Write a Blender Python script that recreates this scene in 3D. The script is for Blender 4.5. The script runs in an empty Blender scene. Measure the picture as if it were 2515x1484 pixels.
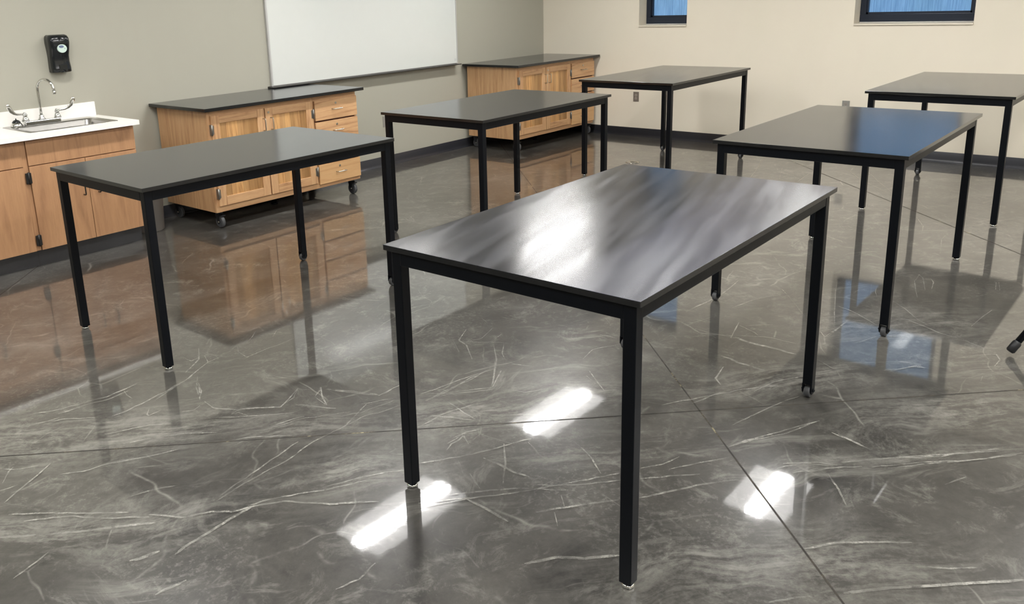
import bpy, bmesh, math, random
from mathutils import Vector, Matrix
random.seed(7)
S = bpy.context.scene
COL = S.collection
PI = math.pi

# ------------------------------------------------------------------ camera
# room frame: x runs along the grey wall towards the cream wall, y towards the grey wall, z up
CAM_H, PITCH, ROLL, YAW = 1.7091, 0.2588, -0.0383, math.radians(90 - 48.147)
F_PX, CX, CY, IW, IH = 2089.29, 1101.48, 545.05, 2515.0, 1484.0
cam = bpy.data.cameras.new('camera'); cob = bpy.data.objects.new('camera', cam); COL.objects.link(cob)
cam.sensor_width = 36.0; cam.lens = F_PX / IW * 36.0
cam.shift_x = (IW/2 - CX) / IW; cam.shift_y = (CY - IH/2) / IW
cam.clip_start = 0.05
fw = Vector((math.cos(YAW)*math.cos(PITCH), math.sin(YAW)*math.cos(PITCH), -math.sin(PITCH)))
rt = Vector((math.sin(YAW), -math.cos(YAW), 0)); up = rt.cross(fw)
cr, sr = math.cos(ROLL), math.sin(ROLL)
rt2 = rt*cr + up*sr; up2 = -rt*sr + up*cr
cob.matrix_world = Matrix(((rt2.x, up2.x, -fw.x, 0), (rt2.y, up2.y, -fw.y, 0), (rt2.z, up2.z, -fw.z, CAM_H), (0, 0, 0, 1)))
S.camera = cob

# ------------------------------------------------------------------ view + world
S.view_settings.view_transform = 'Standard'; S.view_settings.look = 'None'
S.view_settings.gamma = 1.0; S.view_settings.exposure = 0.0; S.view_settings.use_curve_mapping = False
LAMP_BODY, LAMP_STRIP = 3.0, 88.0           # emission of the ceiling troffers (diffuser, bright centre strip)
w = bpy.data.worlds.new('daylight'); S.world = w; w.use_nodes = True
bg = w.node_tree.nodes['Background']; bg.inputs['Color'].default_value = (0.27, 0.50, 0.84, 1); bg.inputs['Strength'].default_value = 1.05

# ------------------------------------------------------------------ material helpers
def lin(r, g, b):
    f = lambda c: (c/255/12.92) if c/255 <= 0.04045 else ((c/255+0.055)/1.055)**2.4
    return (f(r), f(g), f(b), 1)
class NT:
    def __init__(s, name):
        s.m = bpy.data.materials.new(name); s.m.use_nodes = True
        s.t = s.m.node_tree; s.b = s.t.nodes['Principled BSDF']; s.o = s.t.nodes['Material Output']
    def n(s, typ, **kw):
        nd = s.t.nodes.new(typ)
        for k, v in kw.items():
            if k.startswith('i_'): nd.inputs[k[2:].replace('_', ' ')].default_value = v
            else: setattr(nd, k, v)
        return nd
    def l(s, a, b): s.t.links.new(a, b)
    def set(s, **kw):
        for k, v in kw.items(): s.b.inputs[k.replace('_', ' ')].default_value = v
    def math(s, op, a, b=None, c=None):
        nd = s.n('ShaderNodeMath', operation=op)
        for i, v in enumerate((a, b, c)):
            if v is None: continue
            if isinstance(v, (int, float)): nd.inputs[i].default_value = v
            else: s.l(v, nd.inputs[i])
        return nd.outputs[0]
    def ramp(s, fac, stops, interp='LINEAR'):
        nd = s.n('ShaderNodeValToRGB'); nd.color_ramp.interpolation = interp
        e = nd.color_ramp.elements
        while len(e) < len(stops): e.new(0.5)
        for i, (p, c) in enumerate(stops):
            e[i].position = p; e[i].color = c if isinstance(c, tuple) else (c, c, c, 1)
        s.l(fac, nd.inputs[0]); return nd.outputs[0]
    def mix(s, fac, a, b, mode='MIX'):
        nd = s.n('ShaderNodeMix', data_type='RGBA', blend_type=mode)
        for sock, v in ((nd.inputs[0], fac), (nd.inputs[6], a), (nd.inputs[7], b)):
            if isinstance(v, (int, float)): sock.default_value = v
            elif isinstance(v, tuple): sock.default_value = v
            else: s.l(v, sock)
        return nd.outputs[2]
    def coords(s, kind='object', scale=(1, 1, 1), rot=(0, 0, 0), loc=(0, 0, 0)):
        src = s.n('ShaderNodeNewGeometry').outputs['Position'] if kind == 'world' else s.n('ShaderNodeTexCoord').outputs['Object']
        mp = s.n('ShaderNodeMapping'); mp.inputs['Scale'].default_value = scale; mp.inputs['Rotation'].default_value = rot
        mp.inputs['Location'].default_value = loc
        s.l(src, mp.inputs[0]); return mp.outputs[0]
    def noise(s, vec, scale, detail=4, rough=0.5, dist=0.0):
        nd = s.n('ShaderNodeTexNoise'); nd.inputs['Scale'].default_value = scale; nd.inputs['Detail'].default_value = detail
        nd.inputs['Roughness'].default_value = rough; nd.inputs['Distortion'].default_value = dist
        s.l(vec, nd.inputs['Vector']); return nd.outputs['Fac']
    def bump(s, h, strength, dist=0.01, coat=False):
        nd = s.n('ShaderNodeBump'); nd.inputs['Strength'].default_value = strength; nd.inputs['Distance'].default_value = dist
        s.l(h, nd.inputs['Height']); s.l(nd.outputs[0], s.b.inputs['Normal'])
        if coat: s.l(nd.outputs[0], s.b.inputs['Coat Normal'])

def plain(name, col, rough=0.5, metal=0.0, bump=0.0, bscale=200, var=0.08, spec=0.5):
    t = NT(name)
    v = t.coords('object'); f = t.noise(v, 14, 5)
    c0 = tuple(x*(1-var) for x in col[:3]) + (1,); c1 = tuple(x*(1+var) for x in col[:3]) + (1,)
    t.l(t.mix(f, c0, c1), t.b.inputs['Base Color'])
    t.set(Roughness=rough, Metallic=metal, Specular_IOR_Level=spec)
    if bump: t.bump(t.noise(v, bscale, 2), bump, 0.002)
    return t.m

def wood(name, dark, mid, light, axis='z', plank=0.0, rough=0.42, seed=0.0, cath=1.0):
    """Oak: grain stretched along one axis, optional glued-up staves of different tone."""
    t = NT(name)
    sc = {'z': (1, 1, 0.08), 'x': (0.08, 1, 1)}[axis]
    v = t.coords('object', scale=sc, loc=(seed, seed*0.7, seed*1.3))
    warp = t.noise(v, 5.0*cath, 3, 0.5, 0.6)
    n2 = t.n('ShaderNodeVectorMath', operation='SCALE'); t.l(v, n2.inputs[0]); n2.inputs['Scale'].default_value = 1.0
    w1 = t.math('FRACT', t.math('MULTIPLY', warp, 9.0))
    rings = t.ramp(w1, [(0.0, 0.15), (0.25, 0.75), (0.8, 0.9), (1.0, 0.2)])
    fine = t.noise(v, 160.0, 3, 0.7)
    med = t.noise(v, 26.0, 3, 0.6)
    f = t.math('ADD', t.math('MULTIPLY', rings, 0.30), t.math('ADD', t.math('MULTIPLY', fine, 0.40), t.math('MULTIPLY', med, 0.45)))
    col = t.ramp(f, [(0.32, dark), (0.55, mid), (0.85, light)])
    if plank:
        o = t.coords('object', loc=(seed, 0, 0))
        sep = t.n('ShaderNodeSeparateXYZ'); t.l(o, sep.inputs[0])
        xx = t.math('ADD', sep.outputs[0], sep.outputs[1])
        fl = t.math('FLOOR', t.math('DIVIDE', xx, plank))
        wn = t.n('ShaderNodeTexWhiteNoise', noise_dimensions='1D'); t.l(fl, wn.inputs['W'])
        tone = t.ramp(wn.outputs['Value'], [(0.0, (0.58, 0.54, 0.48, 1)), (0.5, (0.95, 0.94, 0.92, 1)), (1.0, (1.15, 1.12, 1.05, 1))])
        col = t.mix(1.0, col, tone, 'MULTIPLY')
    t.l(col, t.b.inputs['Base Color'])
    t.set(Roughness=rough)
    t.bump(fine, 0.08, 0.001)
    return t.m

def make_floor_material(name, scuff=False):
    t = NT(name)
    P = t.n('ShaderNodeNewGeometry').outputs['Position']
    def mp(scale, rot=0.0, loc=(0, 0, 0), src=None):
        m = t.n('ShaderNodeMapping'); m.inputs['Scale'].default_value = scale; m.inputs['Rotation'].default_value = (0, 0, rot)
        m.inputs['Location'].default_value = loc; t.l(src or P, m.inputs[0]); return m.outputs[0]
    # distorted coordinates
    nd = t.n('ShaderNodeTexNoise'); nd.inputs['Scale'].default_value = 1.3; nd.inputs['Detail'].default_value = 3; t.l(P, nd.inputs['Vector'])
    sub = t.n('ShaderNodeVectorMath', operation='SUBTRACT'); t.l(nd.outputs['Color'], sub.inputs[0]); sub.inputs[1].default_value = (0.5, 0.5, 0.5)
    scl = t.n('ShaderNodeVectorMath', operation='SCALE'); t.l(sub.outputs[0], scl.inputs[0]); scl.inputs['Scale'].default_value = 0.42
    add = t.n('ShaderNodeVectorMath', operation='ADD'); t.l(P, add.inputs[0]); t.l(scl.outputs[0], add.inputs[1]); D = add.outputs[0]
    big = t.noise(mp((1, 1, 1)), 0.75, 5, 0.6, 0.4)
    med = t.noise(mp((1, 1, 1), loc=(3, 1, 0)), 4.0, 7, 0.70, 0.3)
    grn = t.noise(mp((1, 1, 1), loc=(2, 7, 0)), 16.0, 8, 0.78, 0.3)
    f = t.math('ADD', t.math('ADD', t.math('MULTIPLY', big, 0.50), t.math('MULTIPLY', med, 0.28)), t.math('MULTIPLY', grn, 0.22))
    base = t.ramp(f, [(0.36, FLOOR_D), (0.52, FLOOR_M), (0.70, FLOOR_L)])
    # trowel wisps in two directions
    for (rot, sx, sy, sc, lo, hi, amt, lc) in ((math.radians(-42), 0.20, 1.6, 6.0, 0.56, 0.72, 0.55, (1, 4, 0)),
                                               (math.radians(15), 0.22, 1.3, 5.0, 0.60, 0.74, 0.42, (7, 2, 0)),
                                               (math.radians(70), 0.25, 1.7, 4.0, 0.61, 0.75, 0.40, (2, 9, 0))):
        m = t.n('ShaderNodeMapping'); m.vector_type = 'TEXTURE'
        m.inputs['Rotation'].default_value = (0, 0, rot); m.inputs['Scale'].default_value = (1/sx, 1/sy, 1); m.inputs['Location'].default_value = lc
        t.l(D, m.inputs[0])
        wsp = t.noise(m.outputs[0], sc, 8, 0.72, 0.25)
        mask = t.ramp(t.noise(mp((1, 1, 1), loc=lc), 0.9, 3), [(0.40, 0.0), (0.62, 1.0)])
        k = t.math('MULTIPLY', t.math('MULTIPLY', t.ramp(wsp, [(lo, 0.0), (hi, 1.0)]), mask), amt)
        base = t.mix(k, base, SCUFF_C)
    wsp = t.noise(D, 7.0, 10, 0.80, 0.35)
    mask = t.ramp(t.noise(mp((1, 1, 1), loc=(6, 5, 0)), 0.8, 4, 0.6), [(0.36, 0.25), (0.62, 1.0)])
    base = t.mix(t.math('MULTIPLY', t.math('MULTIPLY', t.ramp(wsp, [(0.53, 0.0), (0.68, 1.0)]), mask), 0.45), base, SCUFF_C)
    # zones where traffic has scuffed the polish, drawn out along the joint direction
    sepP = t.n('ShaderNodeSeparateXYZ'); t.l(D, sepP.inputs[0])
    zone = None
    for (zx, zy, za, zb) in SCUFF_ZONES:
        dx = t.math('SUBTRACT', sepP.outputs[0], zx); dy = t.math('SUBTRACT', sepP.outputs[1], zy)
        u_ = t.math('DIVIDE', t.math('MULTIPLY', t.math('SUBTRACT', dx, dy), 0.7071), za)
        v_ = t.math('DIVIDE', t.math('MULTIPLY', t.math('ADD', dx, dy), 0.7071), zb)
        r2 = t.math('ADD', t.math('MULTIPLY', u_, u_), t.math('MULTIPLY', v_, v_))
        g_ = t.math('EXPONENT', t.math('MULTIPLY', r2, -0.8))
        zone = g_ if zone is None else t.math('MAXIMUM', zone, g_)
    m = t.n('ShaderNodeMapping'); m.vector_type = 'TEXTURE'; m.inputs['Rotation'].default_value = (0, 0, math.radians(-40)); m.inputs['Scale'].default_value = (2.2, 0.42, 1)
    t.l(D, m.inputs[0])
    zw = t.math('ADD', t.math('MULTIPLY', t.noise(m.outputs[0], 6.5, 9, 0.74, 0.3), 0.72), t.math('MULTIPLY', t.noise(mp((1, 1, 1)), 30, 6, 0.75), 0.28))
    base = t.mix(t.math('MULTIPLY', t.math('MULTIPLY', t.ramp(zw, [(0.45, 0.0), (0.60, 1.0)]), zone), 0.52), base, SCUFF_C)
    # hair-thin crazed scratches
    for (sc, wd, amt, lc) in ((1.5, 0.010, 0.50, (0, 0, 0)), (2.6, 0.012, 0.35, (5, 3, 0))):
        vo = t.n('ShaderNodeTexVoronoi', feature='DISTANCE_TO_EDGE'); vo.inputs['Scale'].default_value = sc
        m = t.n('ShaderNodeMapping'); m.inputs['Location'].default_value = lc; t.l(D, m.inputs[0]); t.l(m.outputs[0], vo.inputs['Vector'])
        line = t.ramp(vo.outputs['Distance'], [(0.0, 1.0), (wd, 0.0)])
        mask = t.ramp(t.noise(mp((1, 1, 1), loc=(lc[0]+4, 2, 0)), 2.2, 5, 0.7), [(0.52, 0.0), (0.64, 1.0)])
        base = t.mix(t.math('MULTIPLY', t.math('MULTIPLY', line, mask), amt), base, SCUFF_C)
    # pitted light patches and specks
    sp = t.ramp(t.noise(mp((1, 1, 1)), 45, 4, 0.7), [(0.52, 0.0), (0.66, 1.0)])
    spm = t.ramp(t.noise(mp((1, 1, 1), loc=(8, 8, 0)), 1.4, 4, 0.6), [(0.50, 0.0), (0.64, 1.0)])
    base = t.mix(t.math('MULTIPLY', t.math('MULTIPLY', sp, spm), 0.22), base, SCUFF_C)
    rough = t.math('ADD', t.math('MULTIPLY', med, 0.04), FLOOR_R)
    t.l(rough, t.b.inputs['Coat Roughness'])
    t.set(IOR=FLOOR_IOR, Specular_IOR_Level=0.22, Roughness=0.30, Coat_Weight=1.0, Coat_IOR=1.76)
    fine = t.noise(mp((1, 1, 1)), 38, 3, 0.6)
    wav = t.noise(mp((1, 1, 1)), 7.0, 2, 0.5)
    t.bump(t.math('ADD', t.math('MULTIPLY', fine, 0.25), t.math('MULTIPLY', wav, 0.30)), 0.020, 0.010, coat=True)
    if scuff:
        n1 = t.noise(mp((1, 1, 1)), 24, 5, 0.75)
        n2_ = t.noise(mp((1, 1, 1), loc=(1, 1, 0)), 5.0, 3, 0.6)
        a = t.math('MULTIPLY', t.ramp(n1, [(0.36, 0.0), (0.60, 0.74)]), t.ramp(n2_, [(0.38, 0.35), (0.58, 1.0)]))
        base = t.mix(0.85, base, SCRATCH_C)
        t.l(a, t.b.inputs['Alpha'])
    t.l(base, t.b.inputs['Base Color'])
    return t.m
FLOOR_D, FLOOR_M, FLOOR_L = lin(42, 41, 39), lin(76, 74, 70), lin(112, 110, 104)
SCUFF_C = lin(164, 162, 154)
SCUFF_ZONES = [(1.47, 3.2, 0.55, 0.18), (1.18, 3.47, 0.45, 0.2), (1.84, 2.72, 0.4, 0.12), (2.49, 2.16, 0.45, 0.17), (2.84, 1.92, 0.3, 0.12), (1.82, 2.19, 0.25, 0.12), (3.7, 0.57, 0.4, 0.15), (3.54, 1.29, 0.4, 0.15), (4.58, 1.03, 0.4, 0.2), (2.18, 0.88, 0.3, 0.14), (2.44, 0.61, 0.3, 0.14), (1.03, 2.71, 0.45, 0.12), (1.28, 2.47, 0.3, 0.08), (2.47, 1.54, 0.3, 0.05), (3.25, 0.55, 0.45, 0.05)]
SCRATCH_C = lin(192, 190, 181)
FLOOR_R, FLOOR_IOR = 0.018, 1.5

def make_top_material():
    """Black phenolic table top; the front table carries a dusty wiped film along its near long side."""
    t = NT('black_phenolic')
    v = t.coords('world')
    def streaks(deg, sx, sy, sc, det):
        m = t.n('ShaderNodeMapping'); m.vector_type = 'TEXTURE'; m.inputs['Rotation'].default_value = (0, 0, math.radians(deg)); m.inputs['Scale'].default_value = (sx, sy, 1)
        t.l(v, m.inputs[0]); return t.noise(m.outputs[0], sc, det, 0.5, 0.0)
    s1 = streaks(8, 2.6, 0.42, 3.0, 3)                     # long wipe streaks
    s3 = streaks(14, 1.6, 0.16, 3.0, 2)                    # finer cloth marks
    s2 = t.noise(v, 1.3, 3, 0.5, 0.0)
    f = t.math('ADD', t.math('MULTIPLY', s3, 0.35), t.math('MULTIPLY', s2, 0.65))
    sep = t.n('ShaderNodeSeparateXYZ'); t.l(v, sep.inputs[0])
    X_, Y_ = sep.outputs[0], sep.outputs[1]
    inx = t.math('MULTIPLY', t.math('LESS_THAN', X_, 3.9), t.math('LESS_THAN', Y_, 2.6))
    edge = t.math('ADD', Y_, t.math('MULTIPLY', t.math('SUBTRACT', s1, 0.5), -0.55))
    edge = t.math('SUBTRACT', edge, t.math('MULTIPLY', t.math('MAXIMUM', t.math('SUBTRACT', X_, 2.9), 0.0), 0.30))
    mr = t.n('ShaderNodeMapRange'); mr.interpolation_type = 'SMOOTHSTEP'; mr.inputs['From Min'].default_value = 1.22; mr.inputs['From Max'].default_value = 1.42
    mr.inputs['To Min'].default_value = 1.0; mr.inputs['To Max'].default_value = 0.0; t.l(edge, mr.inputs[0])
    film = t.math('MULTIPLY', mr.outputs[0], inx)
    smear = t.math('MULTIPLY', t.ramp(s3, [(0.40, 0.0), (0.66, 1.0)]), inx)
    base = t.math('ADD', TOP_R0, t.math('MULTIPLY', f, TOP_R1))
    r_ = t.math('ADD', base, t.math('MULTIPLY', inx, 0.012))
    r_ = t.math('ADD', t.math('ADD', r_, t.math('MULTIPLY', smear, 0.065)), t.math('MULTIPLY', film, 0.010))
    t.l(r_, t.b.inputs['Roughness'])
    dust = t.math('ADD', t.math('ADD', t.math('MULTIPLY', film, 0.45), t.math('MULTIPLY', smear, 0.12)), t.math('MULTIPLY', f, 0.20))
    nz = t.n('ShaderNodeSeparateXYZ'); t.l(t.n('ShaderNodeNewGeometry').outputs['True Normal'], nz.inputs[0])
    dust = t.math('MULTIPLY', dust, t.math('GREATER_THAN', nz.outputs[2], 0.7))      # dust only settles on the upper face
    t.l(t.mix(dust, lin(20, 21, 23), lin(88, 89, 100)), t.b.inputs['Base Color'])
    t.set(IOR=1.60)
    return t.m
TOP_R0, TOP_R1 = 0.125, 0.09

M = {}
M['floor'] = make_floor_material('polished_concrete')
M['scuff'] = make_floor_material('scuffed_concrete', scuff=True)
t = NT('saw_cut'); n = t.noise(t.coords('world'), 9, 4, 0.7)
t.l(t.ramp(n, [(0.44, lin(34, 31, 27)), (0.60, lin(62, 56, 46)), (0.70, lin(158, 148, 116))]), t.b.inputs['Base Color']); t.set(Roughness=0.7); M['joint'] = t.m
def wall_mat(name, c):
    t = NT(name); v = t.coords('world'); f = t.noise(v, 1.2, 3)
    t.l(t.mix(f, tuple(x*0.97 for x in c[:3])+(1,), tuple(x*1.03 for x in c[:3])+(1,)), t.b.inputs['Base Color'])
    t.set(Roughness=0.6, Specular_IOR_Level=0.3); t.bump(t.noise(v, 260, 2), 0.12, 0.001); return t.m
M['grey_wall'] = wall_mat('grey_paint', lin(165, 163, 150))
M['cream_wall'] = wall_mat('cream_paint', lin(222, 214, 197))
t = NT('ceiling_tile'); v = t.coords('world')
br = t.n('ShaderNodeTexBrick'); br.offset = 0.0; br.inputs['Scale'].default_value = 1.0; br.inputs['Brick Width'].default_value = 0.61; br.inputs['Row Height'].default_value = 0.61
br.inputs['Mortar Size'].default_value = 0.012; br.inputs['Color1'].default_value = lin(214, 213, 208); br.inputs['Color2'].default_value = lin(208, 207, 202); br.inputs['Mortar'].default_value = lin(228, 228, 226)
t.l(v, br.inputs['Vector']); t.l(br.outputs[0], t.b.inputs['Base Color']); t.set(Roughness=0.85); M['ceiling'] = t.m
M['rubber_base'] = plain('black_rubber_base', lin(52, 53, 58), 0.30, var=0.05, spec=0.5)
M['top'] = make_top_material()
M['edge'] = M['top']
M['steel_black'] = plain('black_powder_coat', lin(9, 12, 17), 0.36, var=0.05, bump=0.05, bscale=500, spec=0.18)
M['chrome'] = plain('chrome', lin(215, 215, 212), 0.12, 1.0, var=0.02)
M['satin'] = plain('satin_nickel', lin(200, 196, 186), 0.28, 1.0, var=0.03)
M['hinge'] = plain('grey_hinge_steel', lin(132, 130, 125), 0.35, 0.8, var=0.05)
M['steel_sink'] = plain('brushed_steel', lin(176, 174, 170), 0.27, 1.0, var=0.05)
M['wheel'] = plain('grey_rubber_wheel', lin(70, 71, 73), 0.45, var=0.08)
M['wheel_black'] = plain('black_wheel', lin(24, 25, 28), 0.45, var=0.08)
M['black_plastic'] = plain('black_gloss_plastic', lin(22, 25, 27), 0.16, var=0.03)
M['black_matte'] = plain('black_metal_pull', lin(20, 19, 18), 0.4, var=0.03)
OD, OM, OL = lin(140, 98, 64), lin(188, 145, 104), lin(212, 172, 128)
M['oak_v'] = wood('oak_vertical', OD, OM, OL, 'z', cath=1.0)
M['oak_side'] = wood('oak_veneer_side', lin(146, 108, 74), lin(180, 140, 100), lin(200, 162, 120), 'z', seed=3.1, cath=0.8)
M['oak_h'] = wood('oak_horizontal', OD, OM, OL, 'x', seed=1.7)
M['oak_panel'] = wood('oak_staved_panel', lin(138, 98, 58), lin(184, 140, 92), lin(206, 164, 112), 'z', plank=0.052, seed=5.3, cath=1.4)
M['oak_pale'] = wood('oak_pale_drawer', lin(186, 142, 96), lin(204, 160, 112), lin(214, 174, 126), 'x', seed=8.2)
M['lam'] = wood('oak_laminate', lin(140, 102, 71), lin(164, 122, 87), lin(182, 139, 100), 'z', rough=0.5, seed=2.2, cath=0.5)
M['lam_edge_lit'] = plain('laminate_edge_lit', lin(208, 158, 118), 0.5, var=0.05)  # paler than the laminate: light on the door tops put into the colour
M['gap'] = plain('shadow_gap_board', lin(60, 42, 30), 0.7)
M['reveal'] = plain('dark_oak_reveal', lin(110, 62, 44), 0.6)
M['kick'] = plain('black_toe_kick', lin(50, 50, 52), 0.22, var=0.05)
M['white_top'] = plain('white_laminate_top', lin(238, 236, 231), 0.35, var=0.015)
M['board'] = plain('white_board_face', lin(208, 211, 207), 0.18, var=0.01)
M['alu'] = plain('anodised_aluminium', lin(188, 188, 186), 0.35, 0.3, var=0.03)
M['alu_dark_shaded'] = plain('dark_shaded_tray', lin(70, 68, 66), 0.4, 0.5, var=0.03)  # dark aluminium of the tray, with its shade put into the colour
M['win_frame'] = plain('dark_window_frame', lin(34, 41, 54), 0.3, 0.3, var=0.04)
M['sill'] = plain('cream_sill', lin(214, 206, 190), 0.4, var=0.02)
M['reveal_white'] = plain('grey_white_reveal', lin(196, 196, 192), 0.6, var=0.02)
M['plate_brown'] = plain('grey_brown_outlet', lin(112, 104, 96), 0.4, var=0.03)
M['plate_grey'] = plain('grey_steel_outlet', lin(150, 148, 142), 0.35, 0.3, var=0.03)
M['plate_slot'] = plain('outlet_face', lin(150, 143, 134), 0.4, var=0.03)
M['slot'] = plain('outlet_slot', lin(28, 26, 25), 0.6)
M['bin'] = plain('grey_bin_plastic', lin(120, 115, 110), 0.5, var=0.04)
M['bin_in'] = plain('bin_liner', lin(40, 40, 42), 0.6)
M['lens'] = plain('pale_lens', lin(196, 214, 206), 0.2, var=0.05)
M['logo_blue'] = plain('faded_blue_print', lin(96, 108, 136), 0.35, var=0.05)
M['logo_grey'] = plain('grey_print', lin(150, 168, 162), 0.35, var=0.05)
M['mark_grey'] = plain('grey_printed_mark', lin(186, 190, 188), 0.3, var=0.02)
M['lamp_frame'] = plain('white_lamp_frame', lin(226, 226, 224), 0.5, var=0.01)
t = NT('window_glass_film'); v = t.coords('object', scale=(1, 1, 0.035))
st = t.noise(v, 90, 4, 0.7); st2 = t.noise(t.coords('object'), 3, 3)
tr = t.n('ShaderNodeBsdfTransparent'); gl = t.n('ShaderNodeBsdfGlossy'); gl.inputs['Roughness'].default_value = 0.05
t.l(t.mix(t.math('MULTIPLY', st2, 0.5), t.ramp(st, [(0.36, (0.70, 0.74, 0.80, 1)), (0.64, (1.0, 1.0, 1.0, 1))]), (0.62, 0.72, 0.66, 1)), tr.inputs['Color'])
fr = t.n('ShaderNodeFresnel'); fr.inputs['IOR'].default_value = 1.45
mx = t.n('ShaderNodeMixShader'); t.l(fr.outputs[0], mx.inputs[0]); t.l(tr.outputs[0], mx.inputs[1]); t.l(gl.outputs[0], mx.inputs[2]); t.l(mx.outputs[0], t.o.inputs['Surface'])
M['glass'] = t.m
def emit(name, c, s):
    t = NT(name); t.set(Roughness=0.5); t.b.inputs['Base Color'].default_value = (0.8, 0.8, 0.8, 1)
    t.b.inputs['Emission Color'].default_value = c; t.b.inputs['Emission Strength'].default_value = s; return t.m
M['lamp_body'] = emit('lamp_diffuser', (1.0, 0.985, 0.96, 1), LAMP_BODY)
M['lamp_strip'] = emit('lamp_centre_strip', (1.0, 0.985, 0.96, 1), LAMP_STRIP)

# ------------------------------------------------------------------ mesh helpers
class MB:
    """Collects shapes into one mesh."""
    def __init__(s): s.bm = bmesh.new(); s.mi = 0
    def _tag(s, faces):
        for f in faces: f.material_index = s.mi
    def box(s, x0, x1, y0, y1, z0, z1, bev=0.0, seg=2, M4=None):
        r = bmesh.ops.create_cube(s.bm, size=1.0); vs = r['verts']
        for v in vs:
            v.co = Vector(((x0+x1)/2 + v.co.x*(x1-x0), (y0+y1)/2 + v.co.y*(y1-y0), (z0+z1)/2 + v.co.z*(z1-z0)))
        if M4 is not None: bmesh.ops.transform(s.bm, matrix=M4, verts=vs)
        fs = set(f for v in vs for f in v.link_faces); s._tag(fs)
        if bev > 0:
            es = list(set(e for v in vs for e in v.link_edges))
            bmesh.ops.bevel(s.bm, geom=es, offset=bev, segments=seg, affect='EDGES', profile=0.5)
        return s
    def cyl(s, p, q, r, r2=None, n=24, cap=True):
        p, q = Vector(p), Vector(q); d = q-p; L = d.length
        m = Matrix.Translation((p+q)/2) @ d.to_track_quat('Z', 'Y').to_matrix().to_4x4()
        k = bmesh.ops.create_cone(s.bm, cap_ends=cap, segments=n, radius1=r, radius2=r if r2 is None else r2, depth=L, matrix=m)
        fs = set(f for v in k['verts'] for f in v.link_faces); s._tag(fs)
        for f in fs:
            if len(f.verts) == 4: f.smooth = True
        return s
    def sphere(s, c, r, sc=(1, 1, 1), n=20):
        m = Matrix.Translation(c) @ Matrix.Diagonal((*sc, 1))
        k = bmesh.ops.create_uvsphere(s.bm, u_segments=n, v_segments=n//2, radius=r, matrix=m)
        fs = set(f for v in k['verts'] for f in v.link_faces); s._tag(fs)
        for f in fs: f.smooth = True
        return s
    def tube(s, pts, rad, n=14, sy=1.0):
        pts = [Vector(p) for p in pts]; rings = []
        rads = rad if isinstance(rad, (list, tuple)) else [rad]*len(pts)
        ref = Vector((0, 0, 1)); prev = None
        for i, p in enumerate(pts):
            a = pts[max(0, i-1)]; b = pts[min(len(pts)-1, i+1)]; d = (b-a).normalized()
            if prev is None:
                x = d.orthogonal().normalized()
            else:
                x = (prev - d*prev.dot(d)).normalized()
            prev = x; y = d.cross(x)
            rings.append([s.bm.verts.new(p + (x*math.cos(2*PI*j/n) + y*math.sin(2*PI*j/n)*sy)*rads[i]) for j in range(n)])
        for a, b in zip(rings, rings[1:]):
            for j in range(n):
                f = s.bm.faces.new((a[j], a[(j+1) % n], b[(j+1) % n], b[j])); f.smooth = True; f.material_index = s.mi
        for rg, fl in ((rings[0], True), (rings[-1], False)):
            f = s.bm.faces.new(rg[::-1] if fl else rg); f.material_index = s.mi
        return s
    def loft(s, rings, smooth=True, cap=True, closed=True):
        R = [[s.bm.verts.new(p) for p in r] for r in rings]; n = len(R[0])
        for a, b in zip(R, R[1:]):
            for j in range(n if closed else n-1):
                f = s.bm.faces.new((a[j], a[(j+1) % n], b[(j+1) % n], b[j])); f.smooth = smooth; f.material_index = s.mi
        if cap:
            for rg in (R[0][::-1], R[-1]):
                f = s.bm.faces.new(rg); f.material_index = s.mi
        return s
    def poly(s, pts):
        f = s.bm.faces.new([s.bm.verts.new(p) for p in pts]); f.material_index = s.mi; return s
    def lathe(s, prof, c=(0, 0, 0), n=32):
        return s.loft([[(c[0]+r*math.cos(2*PI*j/n), c[1]+r*math.sin(2*PI*j/n), c[2]+z) for j in range(n)] for r, z in prof])
    def build(s, name, mats, parent=None, recalc=True):
        if recalc: bmesh.ops.recalc_face_normals(s.bm, faces=s.bm.faces[:])
        me = bpy.data.meshes.new(name); s.bm.to_mesh(me); s.bm.free()
        for m in (mats if isinstance(mats, list) else [mats]): me.materials.append(m)
        o = bpy.data.objects.new(name, me); COL.objects.link(o)
        if parent is not None: o.parent = parent
        return o
def thing(name, label, cat, loc=(0, 0, 0), rz=0.0, group=None):
    o = bpy.data.objects.new(name, None); COL.objects.link(o); o.location = loc; o.rotation_euler = (0, 0, rz)
    o.empty_display_size = 0.1
    o['label'] = label; o['category'] = cat
    if group: o['group'] = group
    return o
def tag(o, label, cat, group=None):
    o['label'] = label; o['category'] = cat
    if group: o['group'] = group
    return o
def struct(o): o['kind'] = 'structure'; return o
def copy_tree(o, parent=None):
    c = o.copy(); COL.objects.link(c)
    if parent is not None: c.parent = parent
    for ch in list(o.children): copy_tree(ch, c)
    return c

# ------------------------------------------------------------------ room
YG, XC, ZC = 6.4105, 9.1038, 2.743
X0, Y0 = -3.2, -4.2
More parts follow.
